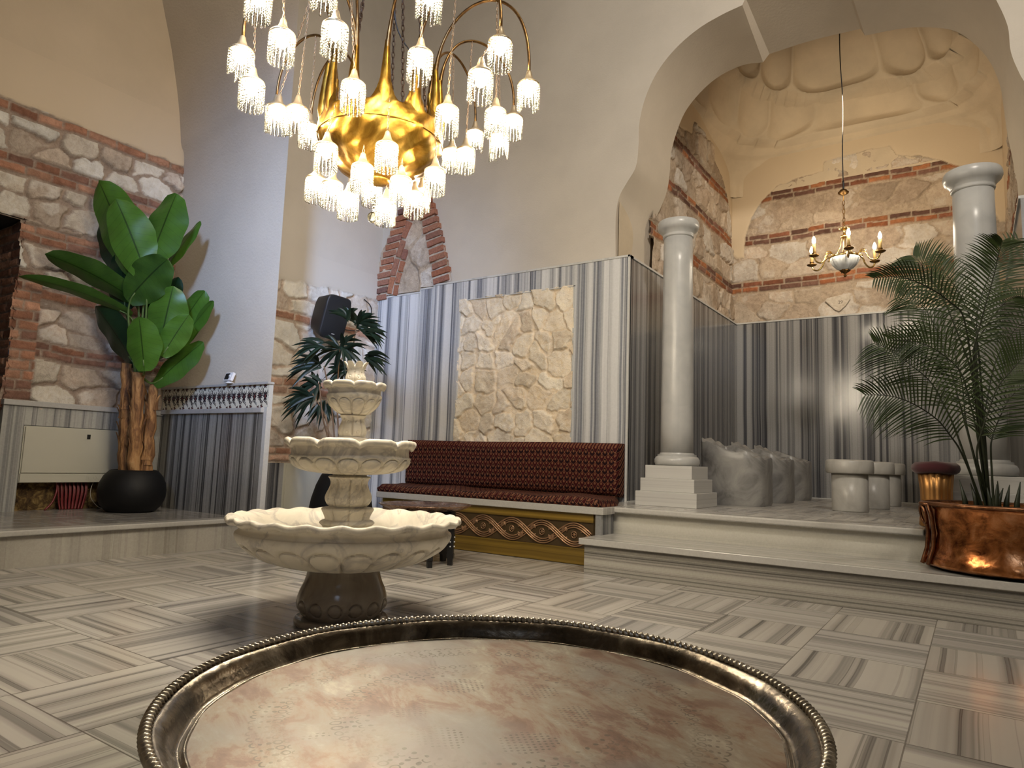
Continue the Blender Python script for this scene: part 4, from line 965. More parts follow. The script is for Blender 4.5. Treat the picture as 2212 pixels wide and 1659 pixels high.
def seat_cushion():
    pts = np.array([(-4.85, BY+0.01), (-2.44, BY+0.01), (-2.45, 5.2), (-2.66, 5.70), (-5.42, 5.70)])
    nu, nv = 150, 26
    us = np.linspace(0, 1, nu); vs = np.linspace(0, 1, nv)
    v = []
    def xy(u, w): 
        yy = BY+0.01+w*0.83
        xl = -4.85-0.50*w; xr = -2.44 if yy < 5.2 else -2.44-0.22*(yy-5.2)/0.5
        return xl+(xr-xl)*u, yy
    for j, w_ in enumerate(vs):
        for i, u_ in enumerate(us):
            x, y = xy(u_, w_)
            e = min(u_*2.4, (1-u_)*2.4, w_*0.83, 10)
            z = 0.467+0.062*min(1, (max(e, 0)/0.035))**0.45+0.010*math.sin(x*4.1+1)*math.sin(w_*PI)+0.008*math.sin(x*9+y*4)*(w_ < 0.9)-0.012*w_
            if e < 1e-6: z = 0.463
            v.append((x, y, z))
    f = [(j*nu+i, j*nu+i+1, (j+1)*nu+i+1, (j+1)*nu+i) for j in range(nv-1) for i in range(nu-1)]
    # front and side skirts bulging a little
    b = len(v)
    for i, u_ in enumerate(us): x, y = xy(u_, 0); v.append((x, y-0.018, 0.495+0.006*math.sin(x*9)))
    c = len(v)
    for i, u_ in enumerate(us): x, y = xy(u_, 0); v.append((x, y-0.002, 0.4635))
    o = link('seat_cushion', v, f, 'patterned_fabric'); me = o.data
    m = MB(); v = np.array(v); m.add(v, f)
    vv = v.copy()
    f2 = [(c+i, c+i+1, b+i+1, b+i) for i in range(nu-1)]+[(b+i, b+i+1, i+nu+1, i+nu) for i in range(nu-1)]
    bpy.data.objects.remove(o)
    f = [q for q in f if q[0] >= nu]                      # first row replaced by the rounded front
    o = link('seat_cushion', v-np.array([-3.7, 5.3, 0.463]), f+f2, 'patterned_fabric', loc=(-3.7, 5.3, 0.463))
    return tag(o, 'long burgundy patterned seat cushion lying flat on the marble bench', 'cushion')
seat_cushion()
def back_cushion():
    m = MB(); nx, nz = 120, 14
    x0, x1, z0, z1, yf = -5.29, -2.675, 0.505, 0.995, 5.70; v = []
    for j in range(nz):
        for i in range(nx):
            u, w_ = i/(nx-1), j/(nz-1); x = x0+(x1-x0)*u; z = z0+(z1-z0)*w_
            e = min(u*(x1-x0), (1-u)*(x1-x0), w_*(z1-z0), (1-w_)*(z1-z0))
            y = yf+0.055*(1-min(1, e/0.045)**0.5)+0.004*math.sin(x*5)
            v.append((x, y, z+0.003*math.sin(x*3.3)*w_))
    f = [(j*nx+i, j*nx+i+1, (j+1)*nx+i+1, (j+1)*nx+i) for j in range(nz-1) for i in range(nx-1)]
    b = len(v); ring = list(range(nx))+[(j+1)*nx-1 for j in range(1, nz)]+[(nz-1)*nx+i for i in range(nx-2, -1, -1)]+[j*nx for j in range(nz-2, 0, -1)]
    for k in ring: v.append((v[k][0], 5.84, v[k][2]))
    n = len(ring); f += [(ring[k], b+k, b+(k+1) % n, ring[(k+1) % n]) for k in range(n)]
    f = [q for q in f]
    loc = (-3.98, 5.77, 0.505)
    o = link('back_cushion', np.array(v)-np.array(loc), f, 'patterned_fabric', loc=loc)
    tag(o, 'long burgundy patterned back cushion upright against the marble wall', 'cushion')
back_cushion()

# ------------------------------------------------------------------ fountain
def fountain():
    cx, cy = -2.563, 2.379
    t = thing('fountain', 'three-tiered carved cream marble fountain standing on the basketweave floor', 'fountain', (cx, cy, 0))
    C0 = (cx, cy, 0)
    def P(prof, name, seg, fn=None):
        return smooth_angle(part(MB().lathe(prof, seg, C0, fn), name, 'fountain_marble', t), 55)
    def refine(p, k=6):
        p = np.array(p); out = [p[0]]
        for a, b in zip(p[:-1], p[1:]):
            for q in range(1, k+1): out.append(a+(b-a)*q/k)
        return out
    def curve(p, k=5): return [tuple(q[:2]) for q in spline([(a, b, 0) for a, b in p], k)]
    # pedestal with engraved rings
    def ped(r, z, a, s):
        if 0.035 < z < 0.15:
            k = 14; c = (round(a/(2*PI)*k))*2*PI/k; d = math.hypot((a-c)*0.21, (z-0.088)); r -= 0.009*math.exp(-((d-0.031)/0.0030)**2)
        return r, z
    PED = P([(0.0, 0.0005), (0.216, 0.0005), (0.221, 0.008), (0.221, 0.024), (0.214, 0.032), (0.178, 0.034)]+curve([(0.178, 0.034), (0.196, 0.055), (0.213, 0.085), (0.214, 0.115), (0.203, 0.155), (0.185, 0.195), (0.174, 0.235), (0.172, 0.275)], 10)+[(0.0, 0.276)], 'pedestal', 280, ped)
    PED.data.materials[0] = MATS['shaded_pedestal_marble']; PED['label'] = 'polished marble foot with engraved rings, shade of the bowl put into its colour'
    # carved bowls
    def bowl(name, body, lip, inner, nl, npet, zp0, zp1, rp, seg, amp, drop, capn):
        def fn(r, z, a, s):
            if z < zp1+0.06 and r > rp*0.50 and s < 0.55:
                k = npet; ph = a/(2*PI)*k; c = round(ph); dx = (ph-c)*2*PI/k*rp
                w_ = 2*PI/k*rp*0.47; zc = (zp0+zp1)/2; hh = (zp1-zp0)/2
                d = math.hypot(dx/w_, (z-zc)/hh)
                if z < zc: d = abs(dx)/w_
                g = math.exp(-((d-1.0)/0.10)**2); z += 0.008*g*amp*(z < zc); r -= 0.016*g*amp; r += 0.006*amp*max(0, 1-d)
                c2 = (math.floor(ph)+0.5); dx2 = (ph-c2)*2*PI/k*rp; zz = zp1+0.004
                d2 = math.hypot(dx2, z-zz); r -= 0.004*amp*math.exp(-((d2-0.011*amp)/0.0022)**2)
                for sg in (-1, 1):
                    dl = abs((z-zz-0.012*amp)-sg*dx2*0.9); 
                    if zz+0.012*amp < z < zz+0.045*amp and sg*dx2 > 0: r -= 0.003*amp*math.exp(-(dl/0.002)**2)
            if s >= 0.55 and r > lip[0][0]*0.93:              # scalloped lip
                lob = abs(math.sin(a*nl/2)); pt = (1-lob)**3
                if s < 0.80:
                    q = max(0.0, min(1.0, (r-lip[0][0]*0.97)/(lip[-1][0]-lip[0][0]*0.97+1e-6)))
                    r -= 0.020*amp*pt*q*capn; z -= (drop*(0.5-0.5*math.cos(a*nl)) if nl > 15 else drop*pt)*q
            return r, z
        prof = curve(body, 7)+curve(lip, 6)+curve(inner, 6)
        return P(prof, name, seg, fn)
    bowl('large_bowl', [(0.0, 0.262), (0.172, 0.262), (0.26, 0.272), (0.36, 0.298), (0.44, 0.335), (0.49, 0.375), (0.511, 0.41), (0.512, 0.43), (0.500, 0.437), (0.496, 0.455), (0.505, 0.470)],
         [(0.510, 0.472), (0.530, 0.477), (0.551, 0.484), (0.560, 0.495), (0.556, 0.508), (0.545, 0.511)], [(0.52, 0.505), (0.49, 0.485), (0.44, 0.440), (0.36, 0.405), (0.24, 0.385), (0.12, 0.38), (0.0, 0.378)], 24, 20, 0.285, 0.385, 0.46, 640, 1.0, 0.010, 0.5)
    def vase(name, prof, n, zb, zt, ringz, rr, seg=192):
        def fn(r, z, a, s):
            if zb < z < zt:
                ph = a/(2*PI)*n; d = abs(ph-round(ph))*2*PI/n*r
                r -= 0.009*math.exp(-(d/0.0045)**2)*min(1, (zt-z)/0.01, (z-zb)/0.01)
                for rz in ringz:
                    c = math.floor(ph)+0.5; dd = math.hypot((ph-c)*2*PI/n*r, z-rz); r -= 0.0035*math.exp(-((dd-rr)/0.0018)**2)
            return r, z
        return P(prof, name, seg, fn)
    vase('middle_stem', [(0.0, 0.378), (0.125, 0.378), (0.125, 0.435)]+curve([(0.112, 0.440), (0.118, 0.458), (0.132, 0.472), (0.124, 0.484), (0.108, 0.490), (0.112, 0.508), (0.122, 0.528), (0.126, 0.538), (0.120, 0.546), (0.094, 0.549)], 5)
         +curve([(0.090, 0.552), (0.104, 0.566), (0.113, 0.590), (0.109, 0.612), (0.097, 0.638), (0.090, 0.662), (0.095, 0.684), (0.104, 0.694)], 8)+[(0.098, 0.699), (0.082, 0.701), (0.084, 0.716), (0.0, 0.716)], 9, 0.45, 0.692, (0.585, 0.650), 0.009)
    bowl('middle_bowl', [(0.0, 0.708), (0.086, 0.708), (0.15, 0.712), (0.22, 0.722), (0.268, 0.742), (0.290, 0.770), (0.294, 0.792), (0.286, 0.800), (0.284, 0.822), (0.286, 0.838)],
         [(0.290, 0.842), (0.302, 0.846), (0.316, 0.852), (0.321, 0.864), (0.316, 0.876), (0.306, 0.880)], [(0.29, 0.872), (0.27, 0.850), (0.22, 0.825), (0.12, 0.815), (0.0, 0.812)], 10, 16, 0.722, 0.785, 0.26, 480, 0.62, 0.020, 0.8)
    vase('upper_stem', [(0.0, 0.812), (0.078, 0.812), (0.078, 0.885), (0.070, 0.890)]+curve([(0.060, 0.892), (0.067, 0.905), (0.070, 0.925), (0.063, 0.950), (0.056, 0.972), (0.062, 0.990), (0.066, 0.996)], 7)+[(0.060, 1.0), (0.056, 1.004), (0.0, 1.004)], 8, 0.895, 0.992, (0.915, 0.965), 0.007, 160)
    bowl('upper_bowl', [(0.0, 1.002), (0.055, 1.002), (0.080, 1.012), (0.108, 1.036), (0.126, 1.062), (0.135, 1.088), (0.135, 1.100), (0.130, 1.104), (0.129, 1.120), (0.132, 1.128)],
         [(0.136, 1.132), (0.146, 1.136), (0.154, 1.142), (0.157, 1.152), (0.154, 1.161), (0.147, 1.164)], [(0.138, 1.158), (0.125, 1.145), (0.09, 1.130), (0.04, 1.125), (0.0, 1.125)], 8, 11, 1.022, 1.078, 0.118, 320, 0.45, 0.012, 0.7)
    def fin(r, z, a, s):
        if z > 1.215:
            q = (z-1.215)/0.055; lob = abs(math.sin(a*3.5)); r = r*(1+0.12*q)*(1-0.30*q*(1-lob)**1.5); z = z-0.034*q*(1-lob)**2.5
        elif 1.17 < z:
            ph = a/(2*PI)*7; d = abs(ph-round(ph))*2*PI/7*r; r -= 0.005*math.exp(-(d/0.004)**2)
            dd = math.hypot((ph-math.floor(ph)-0.5)*2*PI/7*r, z-1.192); r -= 0.003*math.exp(-((dd-0.007)/0.002)**2)
        return r, z
    P([(0.0, 1.125), (0.046, 1.125), (0.046, 1.160)]+curve([(0.044, 1.162), (0.050, 1.176), (0.051, 1.190), (0.045, 1.208), (0.041, 1.225), (0.046, 1.248), (0.055, 1.263), (0.056, 1.268)], 8)+curve([(0.050, 1.268), (0.040, 1.250), (0.034, 1.22), (0.0, 1.21)], 5), 'finial', 168, fin)
fountain()

# ------------------------------------------------------------------ big tray in the foreground on its stand
def big_tray():
    cx, cy, z = -0.429, 0.614, 0.536
    t = thing('round_tray', 'large round engraved tray with twisted rim, tinned copper worn in patches, in the foreground', 'tray', (cx, cy, z))
    part(MB().lathe([(0.0, z), (0.289, z), (0.289, z+0.003), (0.0, z+0.003)], 160, (cx, cy, 0)), 'plate', 'tray_plate_metal', t, False)
    pr = [(0.288, z), (0.288, z+0.0034), (0.291, z+0.0042), (0.2935, z+0.0015), (0.296, z+0.0015), (0.299, z+0.005), (0.303, z+0.012), (0.308, z+0.019), (0.314, z+0.023), (0.320, z+0.0245), (0.321, z+0.021), (0.314, z+0.019), (0.308, z+0.014), (0.303, z+0.007), (0.299, z)]
    part(MB().lathe(pr, 240, (cx, cy, 0), lambda r, zz, a, s: (r+0.0008*math.sin(a*17), zz+0.0006*math.sin(a*11))), 'rim', 'tray_rim_metal', t)
    n = 2760; v = []; seg = 8                           # rope edge
    for i in range(n):
        a = 2*PI*i/n
        for k in range(seg):
            b = 2*PI*k/seg; rr = 0.0048*(1+0.24*math.sin(a*230+b)); v.append((cx+(0.3225+rr*math.cos(b))*math.cos(a), cy+(0.3225+rr*math.cos(b))*math.sin(a), z+0.0245+rr*math.sin(b)))
    f = [(i*seg+k, ((i+1) % n)*seg+k, ((i+1) % n)*seg+(k+1) % seg, i*seg+(k+1) % seg) for i in range(n) for k in range(seg)]
    part(MB().add(v, f), 'rope_edge', 'rope_metal', t)
    s = thing('tray_stand', 'black folding stand under the large round tray', 'stand', (cx, cy, 0))
    for q in range(6):
        a = PI/3*q+0.2; x, y = cx+0.20*math.cos(a), cy+0.20*math.sin(a)
        part(MB().tube([(x, y, 0.0), (x, y, 0.12), (x, y, 0.52)], [0.012, 0.016, 0.016], 8), 'leg', 'black_metal', s)
    part(MB().tube([(cx+0.2*math.cos(a), cy+0.2*math.sin(a), 0.524) for a in np.linspace(0, 2*PI, 49)[:-1]], 0.011, 8, closed=True), 'hoop', 'black_metal', s)
big_tray()

# small tea table by the bench
def tea_table():
    cx, cy, z = -3.52, 4.06, 0.425
    t = thing('folding_table_stand', 'black six-legged folding stand with pale studs under the small copper tray', 'stand', (cx, cy, 0))
    R = 0.215; P_ = []
    for q in range(6):
        a = PI/3*q+0.42; x, y = cx+R*math.cos(a), cy+R*math.sin(a); P_.append((x, y, a))
        m = MB(); ca, sa = math.cos(a), math.sin(a)
        prof = [(0.0005, 0.018), (0.05, 0.020), (0.055, 0.027), (0.085, 0.027), (0.09, 0.022), (0.20, 0.025), (0.405, 0.026)]
        v = []; f = []
        for zz, h in prof:
            for i, j in ((-1, -1), (1, -1), (1, 1), (-1, 1)): v.append((x+i*h*ca-j*0.018*sa, y+i*h*sa+j*0.018*ca, zz))
        for k in range(len(prof)-1): f += [(k*4+i, k*4+(i+1) % 4, (k+1)*4+(i+1) % 4, (k+1)*4+i) for i in range(4)]
        f += [(3, 2, 1, 0), tuple((len(prof)-1)*4+i for i in range(4))]
        leg = part(m.add(v, f), 'leg', 'black_metal', t, False)
        for zz in (0.14, 0.175, 0.21, 0.275):
            for dx, dy in ((0.027*ca, 0.027*sa), (-0.0185*sa, 0.0185*ca), (0.0185*sa, -0.0185*ca)):
                o = part(MB().sphere((x+dx, y+dy, zz), 0.006, 8, 5), 'stud', 'bolt_white', t); o.parent = leg; o.location = (0, 0, 0)
    for q in range(6):
        x0, y0, a0 = P_[q]; x1, y1, a1 = P_[(q+1) % 6]
        m = MB().tube([(x0, y0, 0.155), (x1, y1, 0.155)], 0.010, 6).tube([(x0, y0, 0.39), (x1, y1, 0.39)], 0.012, 6)
        part(m, 'rail', 'black_metal', t)
    t2 = MB().lathe([(0.0, z-0.018), (0.20, z-0.018), (0.285, z-0.012), (0.325, z+0.004), (0.352, z+0.020), (0.357, z+0.024), (0.352, z+0.026), (0.320, z+0.012), (0.28, z-0.004), (0.2, z-0.008), (0.0, z-0.008)], 120, (0, 0, 0), lambda r, zz, a, s: (r*(1+(0.0025*math.sin(a*110) if r > 0.34 else 0)), zz))
    o = t2.build('small_round_tray', 'table_tray_metal', loc=None); o.location = (cx, cy, 0)
    tag(o, 'small round copper tray with fluted rim on the black stand by the bench', 'tray')
tea_table()

# ------------------------------------------------------------------ copper cauldron with palm
KX, KY, KZ = 0.155, 5.0, 0.25
def cauldron():
    t = thing('copper_cauldron', 'large hammered copper cauldron with ring handles on the marble step', 'cauldron', (KX, KY, KZ))
    dz = lambda z: z
    pr = [(0.0, 0.2505), (0.30, 0.2505), (0.40, 0.262), (0.438, 0.278), (0.441, 0.288), (0.424, 0.325), (0.409, 0.38), (0.403, 0.46), (0.405, 0.54), (0.412, 0.60), (0.424, 0.620), (0.432, 0.624)]
    inn = [(0.425, 0.636), (0.415, 0.630), (0.398, 0.60), (0.395, 0.5), (0.39, 0.44), (0.0, 0.44)]
    part(MB().lathe(pr+inn, 120, (KX, KY, 0), lambda r, z, a, s: (r+0.0035*math.sin(a*13+z*30)*(r > 0.35)+0.002*math.sin(a*29-z*55)*(r > 0.35), z)), 'vessel', 'copper', t)
    part(MB().tube([(KX+0.432*math.cos(a), KY+0.432*math.sin(a), 0.632) for a in np.linspace(0, 2*PI, 121)[:-1]], 0.013, 8, closed=True), 'rolled_rim', 'dark_copper', t)
    for az in (PI+0.38, 0.38, PI-0.75+0.0):
        if az == PI-0.75: continue
        d = np.array([math.cos(az), math.sin(az), 0]); s = np.array([-d[1], d[0], 0]); c = np.array([KX, KY, 0])
        m = MB(); prof = [(0.628, 0.436), (0.56, 0.418), (0.46, 0.408), (0.37, 0.416), (0.31, 0.434), (0.275, 0.446)]
        for off in (-0.045, 0.045):
            m.tube([c+d*(r+0.004)+s*off+np.array([0, 0, z]) for z, r in prof], 0.012, 8)
        st = part(m, 'handle_strap', 'dark_copper', t)
        m = MB().tube([c+d*(0.452+0.01*math.sin(a))+s*(0.036*math.cos(a))+np.array([0, 0, 0.567+0.052*math.sin(a)]) for a in np.linspace(0, 2*PI, 29)[:-1]], 0.008, 8, closed=True)
        m.tube([c+d*0.43+s*-0.05+np.array([0, 0, 0.622]), c+d*0.455+s*-0.03+np.array([0, 0, 0.63]), c+d*0.462+np.array([0, 0, 0.632]), c+d*0.455+s*0.03+np.array([0, 0, 0.63]), c+d*0.43+s*0.05+np.array([0, 0, 0.622])], 0.011, 8)
        part(m, 'ring_handle', 'dark_copper', t)
    part(MB().lathe([(0.0, 0.56), (0.2, 0.565), (0.396, 0.56)], 48, (KX, KY, 0), lambda r, z, a, s: (r, z+0.006*math.sin(a*5))), 'soil', 'soil', t)
cauldron()

def leaf_mesh(base, tip, width, vdir, sag=0.1, fold=0.25, tilt=0.0, n=18, across=7, shape='banana', wav=0.0, tone=0.5, curl=0.0):
    """one blade as a grid with across/along/tone stored for the leaf material"""
    base = np.array(base, float); tip = np.array(tip, float); ax = tip-base; L = np.linalg.norm(ax); d = ax/L
    side = np.cross(d, vdir); side /= max(1e-6, np.linalg.norm(side)); nor = np.cross(side, d)
    side, nor = side*math.cos(tilt)+nor*math.sin(tilt), nor*math.cos(tilt)-side*math.sin(tilt)
    v = []; c = []; dn = np.array([0, 0, -1.0])
    for i in range(n):
        s = i/(n-1)
        p = base+ax*s+(-dn)*sag*L*4*s*(1-s)*0.5
        if shape == 'banana': w_ = width*0.5*(math.sin(PI*min(1, s*0.94+0.04))**0.55)*(1 if s < 0.985 else 0.25)
        else: w_ = width*0.5*math.sin(PI*(s**0.75))**0.9
        for k in range(across):
            q = -1+2*k/(across-1)
            wave = wav*width*math.sin(s*17+q*2+tone*9)*abs(q)
            v.append(p+side*w_*q+nor*(abs(q)**1.3*w_*fold+wave+curl*q*q*w_)); c.append((0.5+0.5*q, s, tone))
    f = [(i*across+k, i*across+k+1, (i+1)*across+k+1, (i+1)*across+k) for i in range(n-1) for k in range(across-1)]
    return v, f, c
def leaf_obj(name, mat, root, pieces):
    V = []; Fc = []; Cc = []; b = 0
    for v, f, c in pieces:
        V += v; Fc += [tuple(i+b for i in q) for q in f]; Cc += c; b += len(v)
    V = np.array(V)-np.array(root.location, float)
    o = link(name, V, Fc, mat, root); col_attr(o.data, 'LC', np.array(Cc)); return o

def palm():
    t = thing('potted_palm', 'tall feathery palm with arching fronds growing in the copper cauldron', 'palm', (KX-0.06, KY, 0.56))
    base = np.array([KX-0.07, KY, 0.57])
    K = np.array([0.10, 5.0, 0.6]); dep0 = (K-CP)@FW
    fr = [ # frond spine: photo measured points and distance steps; first entry where leaflets start
        ([(2061, 952), (2025, 907), (1970, 871), (1920, 855), (1868, 853)], -0.15, 95),
        ([(2043, 882), (2010, 825), (1964, 786), (1925, 757), (1889, 741)], 0.0, 92),
        ([(2078, 890), (2049, 786), (2015, 696), (1985, 655), (1945, 640)], 0.12, 88),
        ([(2088, 770), (2040, 650), (2010, 600), (1990, 570), (1972, 552)], 0.05, 90),
        ([(2073, 669), (2025, 632), (1975, 607), (1935, 598), (1888, 601)], -0.18, 62),
        ([(2109, 760), (2112, 670), (2133, 605), (2155, 562), (2200, 515)], 0.05, 92),
        ([(2105, 745), (2130, 655), (2148, 590), (2158, 545), (2166, 520)], -0.15, 78),
        ([(2121, 922), (2145, 801), (2166, 750), (2200, 705), (2245, 672)], 0.10, 95),
        ([(2115, 950), (2151, 845), (2185, 800), (2215, 770), (2260, 745)], -0.15, 85),
        ([(2142, 952), (2151, 922), (2181, 861), (2215, 832), (2255, 815)], 0.0, 95),
        ([(2109, 741), (2136, 696), (2170, 655), (2195, 640), (2225, 645)], 0.2, 80),
        ([(2097, 876), (2073, 801), (2020, 755), (1975, 738), (1925, 735)], -0.05, 82),
        ([(2085, 900), (2078, 830), (2060, 760), (2030, 715), (1990, 690)], 0.22, 80),
        ([(2103, 700), (2075, 640), (2050, 600), (2030, 575), (2020, 550)], 0.22, 62)]
    rr = random.Random(4)
    for pts, dd, Lf in fr:
        n = len(pts)
        pp = [at(x, y, dep0+dd*(0.5+i*0.45)+0.02*i) for i, (x, y) in enumerate(pts)]
        sp = spline(pp, 12); start = base+np.array([(pp[0][0]-base[0])*0.22, rr.uniform(-0.06, 0.06), 0])
        stem = bez([start, start*0.6+pp[0]*0.4+np.array([0, 0, 0.05]), pp[0]-(pp[1]-pp[0])*0.5, pp[0]], 12)
        m = MB().tube(np.vstack([stem, sp[1:]]), np.r_[np.linspace(0.008, 0.0048, 12), np.linspace(0.0046, 0.0012, len(sp)-1)], 6)
        st = part(m, 'frond_stem', 'palm_stem', t)
        ps = []; N = 31; T = np.gradient(sp, axis=0); T /= np.linalg.norm(T, axis=1, keepdims=True)
        vd = (K-CP)/np.linalg.norm(K-CP)
        for i in range(N):
            s = 0.02+0.97*i/(N-1); idx = s*(len(sp)-1); a = int(min(idx, len(sp)-2)); fq = idx-a
            p = sp[a]*(1-fq)+sp[a+1]*fq; tt = T[a]
            sd = np.cross(tt, vd); sd /= np.linalg.norm(sd)
            ln = Lf/F*dep0*(0.35+0.75*math.sin(PI*min(1, 0.12+s*0.88))**0.8)*rr.uniform(0.92, 1.06)
            for sg in (-1, 1):
                fw = 0.55+0.55*s
                d = tt*fw+sd*sg*1.0+vd*rr.uniform(-0.35, 0.05)+np.array([0, 0, 0.10-0.25*s]); d /= np.linalg.norm(d)
                e = p+d*ln+np.array([0, 0, -0.22*ln]); mid = p+d*ln*0.55+np.array([0, 0, 0.03*ln])
                w_ = 0.009
                nrm = np.cross(d, vd); nrm /= np.linalg.norm(nrm)
                q = bez([p, mid, e], 6); v = []; c = []
                for j, x in enumerate(q):
                    ww = w_*(0.5, 1.0, 1.0, 0.8, 0.5, 0.05)[j]*0.5
                    v += [x-nrm*ww, x+vd*ww*0.35, x+nrm*ww]; tn = 0.35+0.5*rr.random() if j == 0 else tn; c += [(0.2, j/5, tn), (0.5, j/5, tn), (0.8, j/5, tn)]
                f = [(j*3+k, j*3+k+1, (j+1)*3+k+1, (j+1)*3+k) for j in range(5) for k in range(2)]
                ps.append((v, f, c))
        leaf_obj('leaflets', 'palm_leaf', t, ps).parent = st
        for o in st.children: o.location = (0, 0, 0)
    # sheaths at the foot
    m = MB()
    for k in range(9):
        a = k*0.7; x, y = base[0]+0.06*math.cos(a)*(k % 3+0.3), base[1]+0.05*math.sin(a)
        m.tube([(x, y, 0.555), (x+0.01*math.cos(a), y, 0.66), (x+0.035*math.cos(a), y+0.02*math.sin(a), 0.74+0.02*(k % 3))], [0.020, 0.014, 0.002], 7)
    part(m, 'leaf_sheath', 'palm_stem', t)
palm()

# ------------------------------------------------------------------ black planter with banana plant
def planter(x, y, z, prof, label, rs=0.9):
    t = thing('black_planter', label, 'planter', (x, y, z))
    part(MB().lathe([(r, z+h+0.0005) for r, h in prof], 72, (x, y, 0)), 'pot', 'black_pot', t)
    r, h = max(prof[-3:], key=lambda q: q[1]); part(MB().lathe([(0.0, z+h-0.04), (r*0.99, z+h-0.04)], 40, (x, y, 0)), 'soil', 'soil', t)
B1 = (-6.19, 3.20, 0.245)
planter(*B1, [(0.0, 0.0), (0.17, 0.0), (0.20, 0.012), (0.245, 0.06), (0.268, 0.13), (0.272, 0.19), (0.262, 0.25), (0.235, 0.31), (0.195, 0.355), (0.18, 0.365), (0.175, 0.36), (0.19, 0.34), (0.20, 0.30)], 'squat round black planter holding the banana plant on the left platform')
def banana():
    x0, y0, z0 = B1; t = thing('banana_plant', 'tall banana plant with broad green leaves and fibrous brown trunks', 'banana plant', (x0, y0, z0+0.32))
    D0 = (np.array([x0, y0, 1.2])-CP)@FW
    rr = random.Random(9)
    def at(px, py, dep):                        # keep the blades clear of the two walls
        p = CP+ray(px, py)*(dep/F)
        if p[0] < -6.42: p = at_x(px, py, -6.42)
        if p[1] > 3.47: p = at_y(px, py, 3.47)
        return p
    for k, (pb, pt, r0, r1) in enumerate([((272, 1008), (275, 785), 0.062, 0.045), ((291, 1008), (300, 805), 0.055, 0.052), ((315, 1008), (333, 830), 0.062, 0.036)]):
        dd = (-0.02, -0.08, 0.0)[k]
        a = at(pb[0], pb[1], D0+dd); b = at(pt[0], pt[1], D0+dd); a[2] = z0+0.31
        n = 22; pts = [a+(b-a)*i/(n-1)+np.array([0.006*math.sin(i*0.9+k), 0.006*math.cos(i*1.1), 0]) for i in range(n)]
        m = MB().tube(pts, [(r0+(r1-r0)*i/(n-1))*(1+0.07*math.sin(i*2.1+k*2)+0.05*math.sin(i*5.3)) for i in range(n)], 14)
        tr = part(m, 'trunk', 'banana_bark', t)
        m = MB()                                     # loose bark scales
        for j in range(9):
            s = rr.uniform(0.1, 0.98); az = rr.uniform(PI*1.0, PI*2.0)+0.5; p = a+(b-a)*s; r = (r0+(r1-r0)*s)
            d = np.array([math.cos(az), math.sin(az), 0]); q = np.array([-d[1], d[0], 0]); h = rr.uniform(0.10, 0.24); w_ = rr.uniform(0.025, 0.045)
            v = []
            for i in range(6):
                u = i/5; off = 0.006+0.035*u**2.5; ww = w_*(1-u*0.85)
                for e in (-1, 0, 1): v.append(p+d*(r*0.96+off-abs(e)*0.008)+q*ww*e+np.array([0, 0, h*u]))
            m.add(v, [(i*3+e, i*3+e+1, (i+1)*3+e+1, (i+1)*3+e) for i in range(5) for e in range(2)])
        part(m, 'bark_scales', 'banana_bark', t).parent = tr
        tr.children[0].location = (0, 0, 0)
    leaves = [ # base px, tip px, width px, depth base/tip, dark, tilt, sag
        ((292, 592), (213, 391), 92, -.05, .05, 0, 0.15, 0.06, .9), ((318, 600), (250, 430), 82, -.15, -.10, 0, -0.2, 0.05, .8), ((320, 575), (381, 418), 88, -.10, .0, 0, 0.2, 0.05, .55), ((355, 585), (433, 478), 34, .05, .2, 0, 0.5, 0.04, .5),
        ((255, 590), (230, 462), 70, .2, .2, 1, 0.1, 0.03, .4), ((300, 655), (97, 549), 58, .0, -.15, 0, 0.5, 0.10, .1), ((285, 680), (40, 597), 34, -.05, -.1, 0, 0.7, 0.10, .3),
        ((270, 668), (262, 545), 74, .02, .02, 1, 0.0, 0.03, .6), ((275, 650), (362, 560), 80, -.15, -.2, 0, -0.1, 0.08, .0), ((292, 790), (206, 662), 74, .0, -.05, 1, 0.4, 0.06, .3),
        ((345, 700), (385, 598), 44, .22, .25, 1, 0.1, 0.03, .2), ((312, 802), (300, 684), 70, -.25, -.3, 0, 0.1, 0.04, .95), ((345, 745), (374, 618), 74, -.12, -.12, 0, -0.1, 0.05, .7),
        ((350, 770), (442, 628), 72, .05, .1, 0, 0.3, 0.06, .6), ((350, 770), (408, 680), 48, -.2, -.2, 0, -0.3, 0.05, .8), ((333, 832), (439, 739), 56, -.05, .05, 0, 0.35, 0.05, .45),
        ((375, 760), (461, 650), 38, .12, .2, 0, 0.4, 0.05, .5), ((330, 700), (300, 610), 40, .2, .22, 1, 0.0, 0.03, .3)]
    heart = at(302, 800, D0-0.02)
    for bpx, tpx, wpx, db, dt, dark, tilt, sag, tone in leaves:
        b = at(*bpx, D0+db); tp = at(*tpx, D0+dt); w_ = wpx/F*D0*1.12
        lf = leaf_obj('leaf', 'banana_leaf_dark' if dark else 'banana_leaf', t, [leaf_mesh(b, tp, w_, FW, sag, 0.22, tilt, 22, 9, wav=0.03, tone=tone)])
        hx = heart+np.array([rr.uniform(-0.04, 0.04), rr.uniform(-0.04, 0.04), -0.05+rr.uniform(-0.05, 0.1)])
        ax = (tp-b)/np.linalg.norm(tp-b)
        m = MB().tube(bez([hx, hx*0.5+b*0.5+np.array([0, 0, 0.05]), b-ax*0.08, b+ax*0.10], 12), np.linspace(0.013, 0.006, 12), 7)
        st = part(m, 'stalk', 'leaf_stalk', t); st.parent = lf; st.location = (0, 0, 0)
banana()

